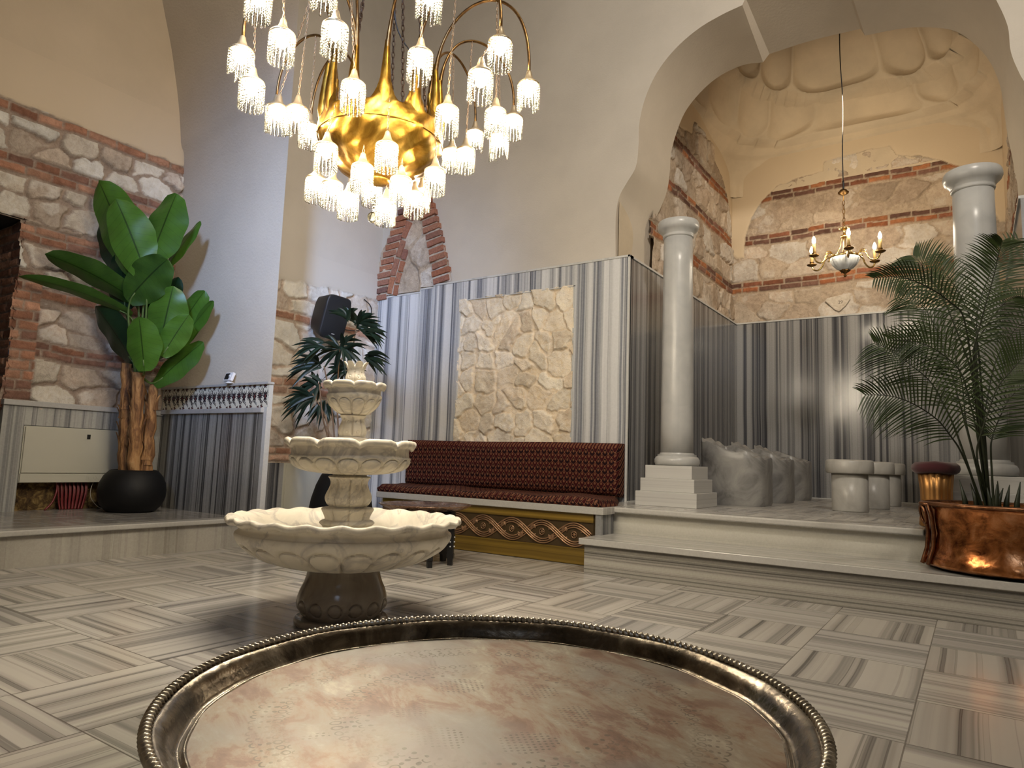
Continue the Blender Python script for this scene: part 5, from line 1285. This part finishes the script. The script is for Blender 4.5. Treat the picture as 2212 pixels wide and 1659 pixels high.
B2 = (-4.93, 4.49, 0.0)
planter(*B2, [(0.0, 0.0), (0.19, 0.0), (0.22, 0.012), (0.27, 0.08), (0.295, 0.18), (0.295, 0.28), (0.275, 0.40), (0.24, 0.52), (0.20, 0.61), (0.185, 0.63), (0.175, 0.62), (0.19, 0.60), (0.21, 0.56)], 'tall rounded black planter behind the fountain')
def dracaena():
    x0, y0, z0 = B2; t = thing('leafy_cane_plant', 'dark green cane plant with clusters of pointed leaves behind the fountain', 'plant', (x0, y0, z0+0.6))
    D0 = (np.array([x0, y0, 1.4])-CP)@FW; rr = random.Random(21)
    canes = [((712, 945), (700, 895), (675, 850), .05), ((722, 945), (716, 880), (700, 790), -.05), ((732, 945), (728, 860), (735, 745), 0), ((742, 945), (745, 880), (770, 700), .1), ((708, 945), (697, 900), (690, 830), -.1), ((738, 945), (742, 900), (752, 770), .15)]
    foot = np.array([x0, y0, 0.60])
    for a, b, c, dd in canes:
        A, B, C_ = at(*a, D0+dd*0.4), at(*b, D0+dd), at(*c, D0+dd)
        s = foot+np.array([(A[0]-x0)*0.5, (A[1]-y0)*0.5, -0.02])
        part(MB().tube(spline([s, A, B, C_], 6), np.linspace(0.010, 0.006, 19), 7), 'cane', 'cane', t)
    cl = [((672, 858), 68, .0, (PI*0.75, PI*1.35), 11), ((690, 790), 68, .1, (PI*0.55, PI*1.2), 12), ((735, 750), 62, .0, (0, 2*PI), 14), ((770, 702), 62, .1, (-0.9, PI*0.75), 13), ((790, 770), 52, .15, (-1.0, 0.6), 7),
          ((700, 745), 70, -.1, (PI*0.75, PI*1.25), 6), ((752, 690), 60, -.05, (PI*0.35, PI*0.8), 6), ((700, 870), 50, .1, (PI*1.1, PI*1.7), 7), ((745, 800), 55, .1, (0, 2*PI), 10), ((690, 830), 55, .12, (PI*0.5, PI*1.5), 9), ((785, 715), 50, .0, (-0.7, 0.5), 6)]
    for (cx, cy), Lp, dd, (a0, a1), n in cl:
        ps = []
        n = int(n*1.5)
        for k in range(n):
            a = a0+(a1-a0)*(k+rr.uniform(0.1, 0.9))/n; L = Lp*rr.uniform(0.75, 1.15); z = rr.uniform(-0.18, 0.12)
            b = at(cx+rr.uniform(-7, 7), cy+rr.uniform(-9, 9), D0+dd)
            e = at(cx+L*math.cos(a), cy-L*math.sin(a)*0.8+L*0.28, D0+dd+z)
            ps.append(leaf_mesh(b, e, rr.uniform(0.030, 0.047), FW, 0.22, 0.3, rr.uniform(-0.7, 0.7), 12, 5, 'lance', 0.01, rr.random()))
        leaf_obj('leaf_cluster', 'dracaena_leaf', t, ps)
dracaena()
# ------------------------------------------------------------------ manifold box, pipes, small fittings
def manifold():
    t = thing('pipe_manifold_cabinet', 'cream metal wall cabinet set into the marble left of the banana plant', 'cabinet', (XL+0.03, 2.93, 0.47))
    X = XL+0.03
    part(MB().box(XL-0.12, X-0.004, 2.472, 3.418, 0.482, 0.960), 'casing', 'cream_panel', t, False)
    o = part(MB().box(X-0.004, X+0.012, 2.48, 3.41, 0.565, 0.953), 'door', 'cream_panel', t, False); bevel(o, 0.003)
    l_ = part(MB().box(X+0.012, X+0.017, 2.965, 2.992, 0.868, 0.908), 'latch', 'dark_gap', t, False)
    o = part(MB().box(X-0.004, X+0.014, 2.475, 3.415, 0.484, 0.559), 'lower_strip', 'cream_panel', t, False); bevel(o, 0.003)
    c = bpy.data.curves.new('lettering', 'FONT'); c.body = 'BOX'; c.size = 0.052; c.extrude = 0.0015; c.space_character = 1.05
    o = bpy.data.objects.new('lettering', c); S.collection.objects.link(o)
    dg = bpy.context.evaluated_depsgraph_get(); me = bpy.data.meshes.new_from_object(o.evaluated_get(dg)); bpy.data.objects.remove(o)
    me.materials.clear(); me.materials.append(MATS['cream_panel'])
    tx = bpy.data.objects.new('embossed_lettering', me); S.collection.objects.link(tx); tx.parent = t
    tx.rotation_euler = (PI/2, 0, PI/2); tx.location = (X+0.0145-t.location[0], 2.99-2.93, 0.503-0.47)
manifold()
m = MB().box(XL-0.13, XL-0.10, 2.3, 3.6, 0.24, 0.62); o = m.build('wall_left_cavity', 'cavity_rubble', smooth=False) if 'cavity_rubble' in MATS else None
if o is None:
    m_, nt_, b_ = newmat('cavity_rubble', rough=0.95); g_ = G(nt_); v_, x_, y_, z_ = g_.pos()
    n_ = g_.noise(v_, 14, 5, 0.7, 0.5)
    g_.l(g_.ramp(n_, [(0.35, (0.03, 0.018, 0.008)), (0.5, (0.12, 0.07, 0.025)), (0.62, (0.30, 0.20, 0.07)), (0.8, (0.34, 0.30, 0.24))]), b_.inputs['Base Color']); g_.bump(n_, b_, 1.0, 0.04)
    o = m.build('wall_left_cavity', 'cavity_rubble', smooth=False)
struct(o)
def pipes():
    t = thing('red_heating_pipes', 'bundle of thin dark red pipes dropping from the cream cabinet to the floor', 'pipes', (XL-0.03, 2.85, 0.245))
    for k in range(15):
        y = 2.81+0.0165*k; x = XL-0.035+0.018*(k % 2)
        part(MB().tube(spline([(x-0.02, y, 0.481), (x, y+0.002, 0.40), (x+0.01, y-0.002*k+0.01, 0.30), (x+0.02, y-0.004*k+0.02, 0.2455)], 5), 0.0075, 8), 'pipe', 'red_pipe', t)
    part(MB().tube(spline([(XL-0.03, 2.79, 0.481), (XL-0.01, 2.785, 0.40), (XL+0.0, 2.755, 0.31), (XL+0.01, 2.70, 0.2455)], 5), 0.008, 8), 'pipe', 'red_pipe', t)
pipes()
o = MB().tube(spline([(XL-0.03, 3.09, 0.481), (XL-0.01, 3.065, 0.42), (XL+0.0, 3.07, 0.34), (XL+0.03, 3.12, 0.265), (XL+0.05, 3.17, 0.25), (XL+0.04, 3.25, 0.285)], 7), 0.003, 6).build('white_cable', 'white_cable')
tag(o, 'thin white cable hanging below the cream cabinet beside the red pipes', 'cable')
t = thing('thermostat', 'small white thermostat with dark screen standing above the tile frieze', 'thermostat', (-5.50, 3.635, 1.405))
part(MB().lathe([(0.0, 1.4055), (0.038, 1.4055), (0.036, 1.412), (0.018, 1.420), (0.016, 1.43), (0.0, 1.43)], 24, (-5.50, 3.612, 0)), 'foot', 'white_paint', t)
ax_ = np.array([0.96, 0.0, 0.0]); fw_ = np.array([0.0, -0.94, 0.34]); up_ = np.array([0.0, 0.34, 0.94])
o = part(MB().obox((-5.50, 3.606, 1.462), (1, 0, 0), fw_, up_, 0.056, 0.013, 0.040), 'housing', 'white_paint', t, False); bevel(o, 0.005, 3)
part(MB().obox((-5.515, 3.593, 1.467), (1, 0, 0), fw_, up_, 0.030, 0.002, 0.030), 'screen', 'black_plastic', t, False)
part(MB().add(*(lambda L: (np.array([(-5.472+0.014*math.cos(a), 3.591, 1.466+0.014*math.sin(a)) for a in np.linspace(0, 2*PI, 17)[:-1]]+[(-5.472+0.012*math.cos(a), 3.585, 1.468+0.012*math.sin(a)) for a in np.linspace(0, 2*PI, 17)[:-1]]), [(i, (i+1) % 16, 16+(i+1) % 16, 16+i) for i in range(16)]+[tuple(range(16, 32))]))(0)), 'dial', 'white_paint', t)

# cream service door low on the recess wall
t = thing('service_panel', 'cream metal service panel low on the recess wall behind the fountain', 'panel', (XR_+0.02, 5.0, 0.0))
part(MB().box(XR_-0.02, XR_+0.022, 4.62, 5.40, 0.02, 0.70), 'frame', 'cream_panel', t, False)
o = part(MB().box(XR_+0.022, XR_+0.032, 4.65, 5.37, 0.05, 0.685), 'door', 'cream_panel', t, False); bevel(o, 0.003)

# loudspeaker on the recess wall
def speaker():
    c = np.array([-5.73, 4.90, 2.29]); t = thing('wall_speaker', 'black loudspeaker tilted down from a bracket on the stone recess wall', 'speaker', tuple(c))
    d = np.array([0.88, 0.06, -0.24]); d /= np.linalg.norm(d); s = np.cross(d, (0, 0, 1)); s /= np.linalg.norm(s); u = np.cross(s, d)
    # squircle cabinet tapering to the back
    def ring(k, hw, hh, e=0.32, n=48):
        out = []
        for i in range(n):
            a = 2*PI*i/n; ca, sa = math.cos(a), math.sin(a)
            out.append(c+d*k+s*hw*math.copysign(abs(ca)**e, ca)+u*hh*math.copysign(abs(sa)**e, sa))
        return out
    R = [ring(-0.15, 0.11, 0.15), ring(-0.12, 0.13, 0.185), ring(0.06, 0.175, 0.235), ring(0.085, 0.178, 0.238), ring(0.095, 0.170, 0.230)]
    n = 48; v = sum(R, []); f = [(i*n+k, i*n+(k+1) % n, (i+1)*n+(k+1) % n, (i+1)*n+k) for i in range(len(R)-1) for k in range(n)]+[tuple(range(n))[::-1]]
    f.append(tuple((len(R)-1)*n+k for k in range(n)))
    smooth_angle(part(MB().add(v, f), 'cabinet', 'black_plastic', t), 50)
    R = [ring(0.0952, 0.166, 0.226), ring(0.102, 0.158, 0.218)]; v = sum(R, [])
    part(MB().add(v, [(k, (k+1) % n, n+(k+1) % n, n+k) for k in range(n)]+[tuple(n+k for k in range(n))]), 'grille', 'speaker_cloth', t)
    m = MB()
    for k in range(6): m.obox(c+d*0.1035+u*-0.175+s*(0.0-0.02+0.0075*k), s, d, u, 0.0025, 0.001, 0.004-0.0012*(k % 2))
    part(m, 'badge', 'white_paint', t, False)
    part(MB().tube([c-d*0.12, c-d*0.16, np.array([XR_-0.005, 5.02, 2.30])], 0.022, 8), 'bracket', 'black_plastic', t)
speaker()
o = MB().tube(spline([(XR_+0.03, 5.60, 2.66), (XR_+0.04, 5.70, 2.60), (XR_+0.04, 5.72, 2.50), (XR_+0.03, 5.66, 2.36), (XR_+0.03, 5.50, 2.26), (XR_+0.05, 5.2, 2.24), (-5.84, 5.06, 2.26)], 6), 0.006, 6).build('speaker_cable', 'black_cable')
tag(o, 'black cable looping down the stone wall to the loudspeaker', 'cable')

# pale stone patch with a pencilled number
c = bpy.data.curves.new('number', 'FONT'); c.body = '29'; c.size = 0.055; c.extrude = 0.001
o = bpy.data.objects.new('number', c); S.collection.objects.link(o)
dg = bpy.context.evaluated_depsgraph_get(); me = bpy.data.meshes.new_from_object(o.evaluated_get(dg)); bpy.data.objects.remove(o)
ps_ = [(-1.38+(a+1.38)*0.62+0.012*math.sin(i*5), 2.96+(b-3.02)*0.62+0.010*math.cos(i*7)) for i, (a, b) in enumerate([(-1.62, 3.06), (-1.56, 3.12), (-1.38, 3.155), (-1.18, 3.16), (-1.155, 3.08), (-1.22, 2.95), (-1.33, 2.83), (-1.42, 2.86), (-1.55, 2.97)])]
cloudy('pale_stone', (0.46, 0.39, 0.31), (0.58, 0.51, 0.42), (0.68, 0.62, 0.53), 18, 0.9, 0.8, 0.7); newmat('pencil', (0.14, 0.11, 0.09), 0.9)
m = MB().prism([(a, b) for a, b in ps_], 0, 0.03)
vv = np.concatenate(m.v); vv = np.stack([vv[:, 0], YS-0.045+vv[:, 2], vv[:, 1]], 1)
o = link('numbered_stone', vv, [q[::-1] for q in m.f], 'pale_stone', smooth=False); bevel(o, 0.008, 2)
t = o; t['kind'] = 'structure'; t.name = 'trim_13'
me.materials.clear(); me.materials.append(MATS['pencil'])
tx = bpy.data.objects.new('number', me); S.collection.objects.link(tx); tx.parent = t; tx.rotation_euler = (PI/2, 0.0, 0); tx.location = (-1.37, YS-0.0465, 2.94)

# ------------------------------------------------------------------ chains
def chain_mesh(p0, p1, link_len=0.020, wd=0.0075, r=0.0016, seg=4, slack=0.0):
    p0 = np.array(p0, float); p1 = np.array(p1, float); L = np.linalg.norm(p1-p0); n = max(1, int(L/(link_len*0.78)))
    d = (p1-p0)/L; a = np.cross(d, (0.3, 0.8, 0.1)); a /= np.linalg.norm(a); b = np.cross(d, a); m = MB()
    for i in range(n):
        c = p0+(p1-p0)*(i+0.5)/n; s = a if i % 2 else b
        pts = [c+d*(link_len*0.5*math.cos(t))*1.0+s*(wd*0.5*math.sin(t)) for t in np.linspace(0, 2*PI, 9)[:-1]]
        m.tube(pts, r, seg, closed=True)
    return m

# ------------------------------------------------------------------ the great chandelier
def chandelier():
    AX = np.array(at(824, 290, 3.6)); ax, ay = AX[0], AX[1]
    t = thing('chandelier', 'huge gilt bowl chandelier with arching arms and many glowing crystal lamps', 'chandelier', (ax, ay, 2.25))
    loc = np.array(t.location)
    def C2(x, y, z): return np.array([ax+x, ay+y, z])
    er = np.array([RX[0], RX[1]]); er /= np.linalg.norm(er); ef = np.array([-er[1], er[0]])
    def azd(phi): d = er*math.cos(phi)+ef*math.sin(phi); return np.array([d[0], d[1], 0])
    NH = 12; PH0 = math.radians(-77)
    zb, zr, zv = 2.235, 2.43, 2.52              # bottom, widest ring, valleys between horns
    prof = spline([(0.0, zb, 0), (0.09, zb+0.006, 0), (0.19, zb+0.045, 0), (0.265, zb+0.105, 0), (0.312, zb+0.18, 0), (0.322, zb+0.235, 0), (0.318, zb+0.285, 0)], 8)[:, :2]
    phw = math.atan2(azd(PH0)[1], azd(PH0)[0])
    seg = NH*16; rings = [[(r, z) for _ in range(seg)] for r, z in prof]
    for k in range(1, 13):                      # horns: the rim rises into points between valleys
        s = k/12; row = []
        for i in range(seg):
            a = 2*PI*i/seg; ph = ((a-phw)/(2*PI)*NH) % 1.0; dph = min(ph, 1-ph)*2   # 0 at horn centre, 1 at valley
            top = 0.27*max(0, 1-dph)**2.0
            r = 0.318-0.030*s*(1-dph)-0.004*s; row.append((r, zb+0.285+top*s))
        rings.append(row)
    v = []
    for j, row in enumerate(rings):
        for i, (r, z) in enumerate(row):
            a = 2*PI*i/seg
            if j > len(prof)-1:                 # pinch each horn to its axis as it rises
                s = (j-len(prof)+1)/12; ph = round((a-phw)/(2*PI)*NH); ac = phw+ph*2*PI/NH; a = ac+(a-ac)*(1-0.60*s*max(0, 1-abs((a-ac)/(PI/NH)))**0.3) if False else a
            w_ = 0.004*math.sin(a*7+z*40)+0.003*math.sin(a*19-z*60); v.append(C2((r+w_)*math.cos(a), (r+w_)*math.sin(a), z))
    R = len(rings)
    f = [(j*seg+i, j*seg+(i+1) % seg, (j+1)*seg+(i+1) % seg, (j+1)*seg+i) for j in range(R-1) for i in range(seg)]
    o = part(MB().add(v, f), 'bowl', 'gold_leaf', t); sm = o.modifiers.new('thickness', 'SOLIDIFY'); sm.thickness = 0.006; sm.offset = -1
    bowl = o
    part(MB().lathe([(0.0, zb-0.014), (0.045, zb-0.014), (0.060, zb-0.004), (0.06, zb+0.004), (0.0, zb+0.006)], 40, (ax, ay, 0)), 'bottom_boss', 'gold_leaf', t)
    part(MB().tube([C2((0.320)*math.cos(a), 0.326*math.sin(a), zb+0.20) for a in np.linspace(0, 2*PI, 97)[:-1]], 0.0035, 6, closed=True), 'seam', 'gold_leaf', t)
    horn_top = zb+0.585
    # lamps: cap apex (photo), and how each is carried
    W = 0.104
    # one lamp prototype: cap -> crystal shade, bulb
    def lamp_parts():
        cap = MB().lathe([(0.0, 0.001), (0.007, 0.0), (0.012, -0.006), (0.0155, -0.022), (0.021, -0.040), (0.030, -0.053), (0.044, -0.062), (0.053, -0.070), (0.0545, -0.079), (0.049, -0.079), (0.040, -0.068), (0.0, -0.060)], 24)
        b = MB(); rr = random.Random(2); NS = 17
        for k in range(NS):
            a = 2*PI*k/NS
            for j in range(10):
                r = 0.050 if j > 0 else 0.047
                b.sphere((r*math.cos(a), r*math.sin(a), -0.078-0.0128*j), 0.0066, 7, 5)
        gl = MB().sphere((0, 0, -0.104), 0.0245, 12, 8, 1.25).lathe([(0.010, -0.064), (0.012, -0.080)], 12)
        return cap, b, gl
    cap, beads, bulb = lamp_parts()
    def mesh_of(mb, nm, mat):
        o = mb.build(nm, mat); me = o.data; bpy.data.objects.remove(o); return me
    me_c, me_b, me_g = mesh_of(cap, 'cap', 'cap_metal'), mesh_of(beads, 'crystal', 'crystal'), mesh_of(bulb, 'bulb', 'bulb_glow')
    def ragged():
        b = MB(); NS = 17; rr = random.Random(5)
        for k in range(NS):
            a = 2*PI*k/NS; n_ = 10 if k % 5 else 8
            if k in (3, 4): n_ = 7
            if k in (9, 10): n_ = 12
            for j in range(n_):
                b.sphere((0.050*math.cos(a), 0.050*math.sin(a), -0.078-0.0128*j), 0.0066, 7, 5)
        return mesh_of(b, 'crystal', 'crystal')
    me_b2 = ragged()
    def lamp(p, short=False):
        c = bpy.data.objects.new('pendant_lamp', me_c); S.collection.objects.link(c); c.parent = t; c.location = Vector(p-loc)
        c.rotation_euler = (0, 0, random.random()*6)
        for nm, me in (('crystal_shade', me_b2 if short else me_b), ('bulb', me_g)):
            o = bpy.data.objects.new(nm, me); S.collection.objects.link(o); o.parent = c
        return c
    def pend(p, q):                             # chain from lamp cap p up to q, parented to the lamp
        m = chain_mesh(p, q, 0.024, 0.009, 0.0017, 4); return m
    # arm lamps: (px,py of cap apex, depth)
    arms = [((1082, 58), 3.06, 0), ((1143, 153), 3.33, 1), ((1110, 228), 3.95, 0), ((1027, 262), 4.25, 1), ((930, -55), 2.86, 1), ((525, 78), 3.05, 1), ((563, -52), 2.86, 0), ((705, -75), 2.86, 1), ((598, 205), 3.85, 1), ((672, 252), 4.20, 0)]
    arm_az = []
    for (px, py), dp, sh in arms:
        p = at(px, py, dp); v2 = np.array([p[0]-ax, p[1]-ay]); R_ = np.hypot(*v2); d = np.array([v2[0]/R_, v2[1]/R_, 0])
        az = math.atan2(d[1], d[0]); k = round((az-phw)/(2*PI/NH)); ah = phw+k*2*PI/NH
        h0 = C2(0.292*math.cos(ah), 0.292*math.sin(ah), horn_top-0.03)
        topz = max(p[2], horn_top)+0.34
        rise = topz-horn_top
        m = MB().tube(np.vstack([bez([h0-np.array([0, 0, 0.06]), h0+np.array([0, 0, rise*1.05]), C2(0, 0, 0)*0+np.array([p[0]-d[0]*0.24, p[1]-d[1]*0.24, topz+0.07]), np.array([p[0], p[1], topz-0.02]), p+np.array([0, 0, -0.004])], 34)]), np.r_[np.linspace(0.015, 0.0075, 6), np.full(28, 0.0075)], 8)
        part(m, 'arm', 'aged_brass', t); lamp(p, sh); arm_az.append(az)
        arm_az[-1] = (az, bez([h0, h0+np.array([0, 0, rise*1.05]), np.array([p[0]-d[0]*0.24, p[1]-d[1]*0.24, topz+0.07]), np.array([p[0], p[1], topz-0.02]), p], 40))
    for k in range(NH):                         # horns drawn into tapering tubes
        ah = phw+k*2*PI/NH; d = np.array([math.cos(ah), math.sin(ah), 0]); b = C2(0, 0, 0)*0+np.array([ax, ay, 0])
        pts = [b+d*r+np.array([0, 0, z]) for r, z in [(0.288, zb+0.22), (0.296, zb+0.28), (0.301, zb+0.34), (0.301, zb+0.42), (0.297, zb+0.51), (0.292, zb+0.60)]]
        part(MB().tube(pts, [0.010, 0.026, 0.031, 0.025, 0.018, 0.0115], 12, cap=False), 'horn', 'gold_leaf', t)
    # lamps hanging by chains from the arms: (cap px, depth)
    hung = [((613, 40), 2.90), ((727, 22), 2.84), ((548, 145), 3.05), ((604, 205), 3.45), ((645, 206), 3.32), ((670, 245), 3.75), ((766, 150), 3.06), ((910, 82), 2.95), ((1040, 125), 2.95), ((968, 205), 3.2), ((1072, 212), 3.4), ((1080, 268), 3.85), ((1007, 298), 3.8), ((977, 300), 4.0), ((724, -60), 2.9)]
    for (px, py), dp in hung[:-1]:
        p = at(px, py, dp); best = None
        for az, cv in arm_az:
            dd = np.hypot(cv[:, 0]-p[0], cv[:, 1]-p[1])+np.where(cv[:, 2] < p[2]+0.02, 5, 0); i = int(np.argmin(dd))
            if best is None or dd[i] < best[0]: best = (dd[i], cv[i])
        q = best[1]; c = lamp(p, (px*7) % 5 == 0)
        ang = c.rotation_euler[2]; m = pend(p+np.array([0, 0, -0.002]), q)
        Rm = np.array([[math.cos(-ang), -math.sin(-ang), 0], [math.sin(-ang), math.cos(-ang), 0], [0, 0, 1]])
        link('chain', (np.concatenate(m.v)-p)@Rm.T, m.f, 'pendant_chain_metal', c)
    # lamps hooked to the bowl itself
    low = [((708, 285), 3.28, (716, 255)), ((838, 283), 3.26, (840, 237)), ((785, 330), 3.34, (786, 306)), ((685, 358), 3.62, None), ((720, 368), 3.50, None), ((755, 395), 3.62, (752, 378)), ((868, 358), 3.42, (873, 325)), ((941, 340), 3.50, (943, 322)),
           ((836, 408), 3.62, (838, 395)), ((897, 392), 3.70, None), ((806, 372), 3.86, None), ((912, 385), 3.92, None), ((893, 362), 4.05, None)]
    for (px, py), dp, hk in low:
        p = at(px, py, dp); v2 = p[:2]-np.array([ax, ay]); rr_ = np.hypot(*v2)
        zz = np.interp(min(rr_, 0.32), prof[:, 0], prof[:, 1]); rq = min(rr_, 0.318)
        q = np.array([ax+v2[0]/max(rr_, 1e-6)*rq, ay+v2[1]/max(rr_, 1e-6)*rq, zz])
        if q[2] < p[2]+0.012: q[2] = p[2]+0.012
        c = lamp(p); ang = c.rotation_euler[2]
        m = chain_mesh(p+np.array([0, 0, 0.0]), q, 0.022, 0.010, 0.0018, 4)
        vv = np.concatenate(m.v); Rm = np.array([[math.cos(-ang), -math.sin(-ang), 0], [math.sin(-ang), math.cos(-ang), 0], [0, 0, 1]])
        link('chain', (vv-p)@Rm.T, m.f, 'pendant_chain_metal', c)
    # central bead drop with faceted ball
    p = at(806, 470, 3.62); m = MB()
    for j in range(9): m.sphere((p[0], p[1], p[2]+0.045+0.0175*j), 0.0085, 8, 5)
    part(m, 'bead_strand', 'crystal', t)
    part(MB().sphere(tuple(p), 0.031, 9, 7).tube([p+np.array([0, 0, 0.03]), p+np.array([0, 0, 0.045])], 0.004, 5), 'crystal_ball', 'crystal', t, False)
    # hanging chains gather above
    for k in range(5):
        a = phw+0.4+k*2*PI/5; s = C2(0.24*math.cos(a), 0.24*math.sin(a), zb+0.30); e = C2(0.02*math.cos(a), 0.02*math.sin(a), 4.6)
        part(chain_mesh(s, e, 0.040, 0.016, 0.0032, 5), 'suspension_chain', 'chain_metal', t)
    part(chain_mesh(C2(0, 0, 4.58), C2(0, 0, 7.15), 0.05, 0.022, 0.004, 5), 'suspension_chain', 'chain_metal', t)
    part(MB().tube(spline([C2(0.1, 0.05, zb+0.28), C2(0.15, 0.10, 2.85), C2(0.06, 0.0, 3.1), C2(0.05, -0.03, 3.6), C2(0.0, 0.0, 4.55)], 8), 0.004, 6), 'flex', 'black_cable', t)
    part(MB().lathe([(0.0, 7.199), (0.12, 7.199), (0.11, 7.17), (0.03, 7.14), (0.0, 7.14)], 32, (ax, ay, 0)), 'ceiling_rose', 'aged_brass', t)
chandelier()

# ------------------------------------------------------------------ candle chandelier in the alcove
def candelabra():
    ax, ay = -0.955, 7.0
    t = thing('candle_chandelier', 'brass chandelier with six candle arms and fluted white porcelain bowl in the alcove', 'chandelier', (ax, ay, 2.66))
    B = lambda x, y, z: np.array([ax+x, ay+y, z])
    fl = lambda r, z, a, s: (r*(1+0.045*abs(math.sin(a*9+s*2.2)) if r > 0.03 else r/max(r, 1e-9)*r), z)
    part(MB().lathe([(0.0, 2.705), (0.03, 2.708), (0.07, 2.73), (0.105, 2.768), (0.122, 2.805), (0.125, 2.83), (0.118, 2.835), (0.0, 2.835)], 108, (ax, ay, 0), fl), 'porcelain_bowl', 'porcelain', t)
    part(MB().lathe([(0.128, 2.833), (0.131, 2.845), (0.125, 2.856), (0.11, 2.858), (0.10, 2.845), (0.0, 2.842)], 60, (ax, ay, 0)), 'rim_ring', 'polished_brass', t)
    part(MB().lathe([(0.0, 2.645), (0.008, 2.65), (0.013, 2.662), (0.006, 2.674), (0.014, 2.686), (0.040, 2.705), (0.045, 2.715), (0.0, 2.715)], 24, (ax, ay, 0), lambda r, z, a, s: (r*(1+0.15*math.sin(a*6)), z)), 'finial', 'aged_brass', t)
    for k in range(4):
        a = k*PI/2+0.4; part(MB().tube(spline([B(0.085*math.cos(a), 0.085*math.sin(a), 2.85), B(0.045*math.cos(a), 0.045*math.sin(a), 2.93), B(0.022*math.cos(a), 0.022*math.sin(a), 3.04)], 6), 0.0048, 7), 'stay_rod', 'polished_brass', t)
    part(MB().lathe([(0.0, 3.03), (0.03, 3.035), (0.038, 3.045), (0.03, 3.056), (0.012, 3.062), (0.008, 3.10), (0.016, 3.105), (0.050, 3.118), (0.052, 3.126), (0.012, 3.135), (0.0, 3.15)], 32, (ax, ay, 0), lambda r, z, a, s: (r*(1+(0.06*math.sin(a*10) if z < 3.06 else 0)), z)), 'crown', 'polished_brass', t)
    part(chain_mesh(B(0, 0, 3.145), B(0, 0, 3.40), 0.052, 0.022, 0.0035, 6), 'chain', 'aged_brass', t)
    part(MB().lathe([(0.0, 3.40), (0.005, 3.40), (0.006, 3.455), (0.026, 3.462), (0.046, 3.475), (0.050, 3.486), (0.036, 3.498), (0.030, 3.51), (0.0, 3.515)], 32, (ax, ay, 0)), 'canopy', 'aged_brass', t)
    part(MB().tube(spline([B(0, 0, 3.51), B(0.003, 0, 3.56), B(0, 0, 3.60)], 3), 0.009, 7), 'cable_grip', 'black_cable', t)
    part(MB().tube(spline([B(0, 0, 3.59), B(0.0, 0, 3.9), B(0.012, 0, 4.4), B(-0.004, 0, 4.9), B(0.0, 0, 5.4), B(0, 0, 6.2)], 8), 0.0052, 6), 'flex', 'black_cable', t)
    er = np.array([RX[0], RX[1]]); er /= np.linalg.norm(er); ef = np.array([-er[1], er[0]])
    for k in range(6):
        a = math.radians(10+60*k); d2 = er*math.cos(a)+ef*math.sin(a); d = np.array([d2[0], d2[1], 0]); c = np.array([ax, ay, 0])
        path = spline([c+d*0.115+(0, 0, 2.845), c+d*0.155+(0, 0, 2.868), c+d*0.195+(0, 0, 2.845), c+d*0.215+(0, 0, 2.80), c+d*0.255+(0, 0, 2.765), c+d*0.300+(0, 0, 2.775), c+d*0.322+(0, 0, 2.815)], 7)
        arm = part(MB().tube(path, 0.0078, 8).tube([c+d*(0.165+0.028*math.cos(q))+np.array([0, 0, 2.858+0.028*math.sin(q)]) for q in np.linspace(-0.5, 4.6, 18)], 0.006, 6), 'arm', 'polished_brass', t)
        q = c+d*0.322
        for mb, nm, mt in [(MB().lathe([(0.0, 2.812), (0.012, 2.812), (0.040, 2.824), (0.047, 2.832), (0.044, 2.834), (0.014, 2.828), (0.010, 2.845), (0.020, 2.850), (0.020, 2.858), (0.0, 2.858)], 24, tuple(q)), 'drip_pan', 'aged_brass'),
                           (MB().lathe([(0.0, 2.856), (0.0145, 2.856), (0.0145, 2.945), (0.0, 2.947)], 16, tuple(q)), 'candle_sleeve', 'candle_sleeve'),
                           (MB().lathe([(0.0, 2.946), (0.010, 2.948), (0.0165, 2.965), (0.015, 2.985), (0.007, 3.008), (0.0, 3.018)], 14, tuple(q)), 'bulb', 'candle_glow')]:
            if k == 1 and nm == 'bulb': continue       # this one is dark in the photo
            o = part(mb, nm, mt, t); o.parent = arm
candelabra()
print('objects', len(bpy.data.objects), 'verts', sum(len(m.vertices) for m in bpy.data.meshes))
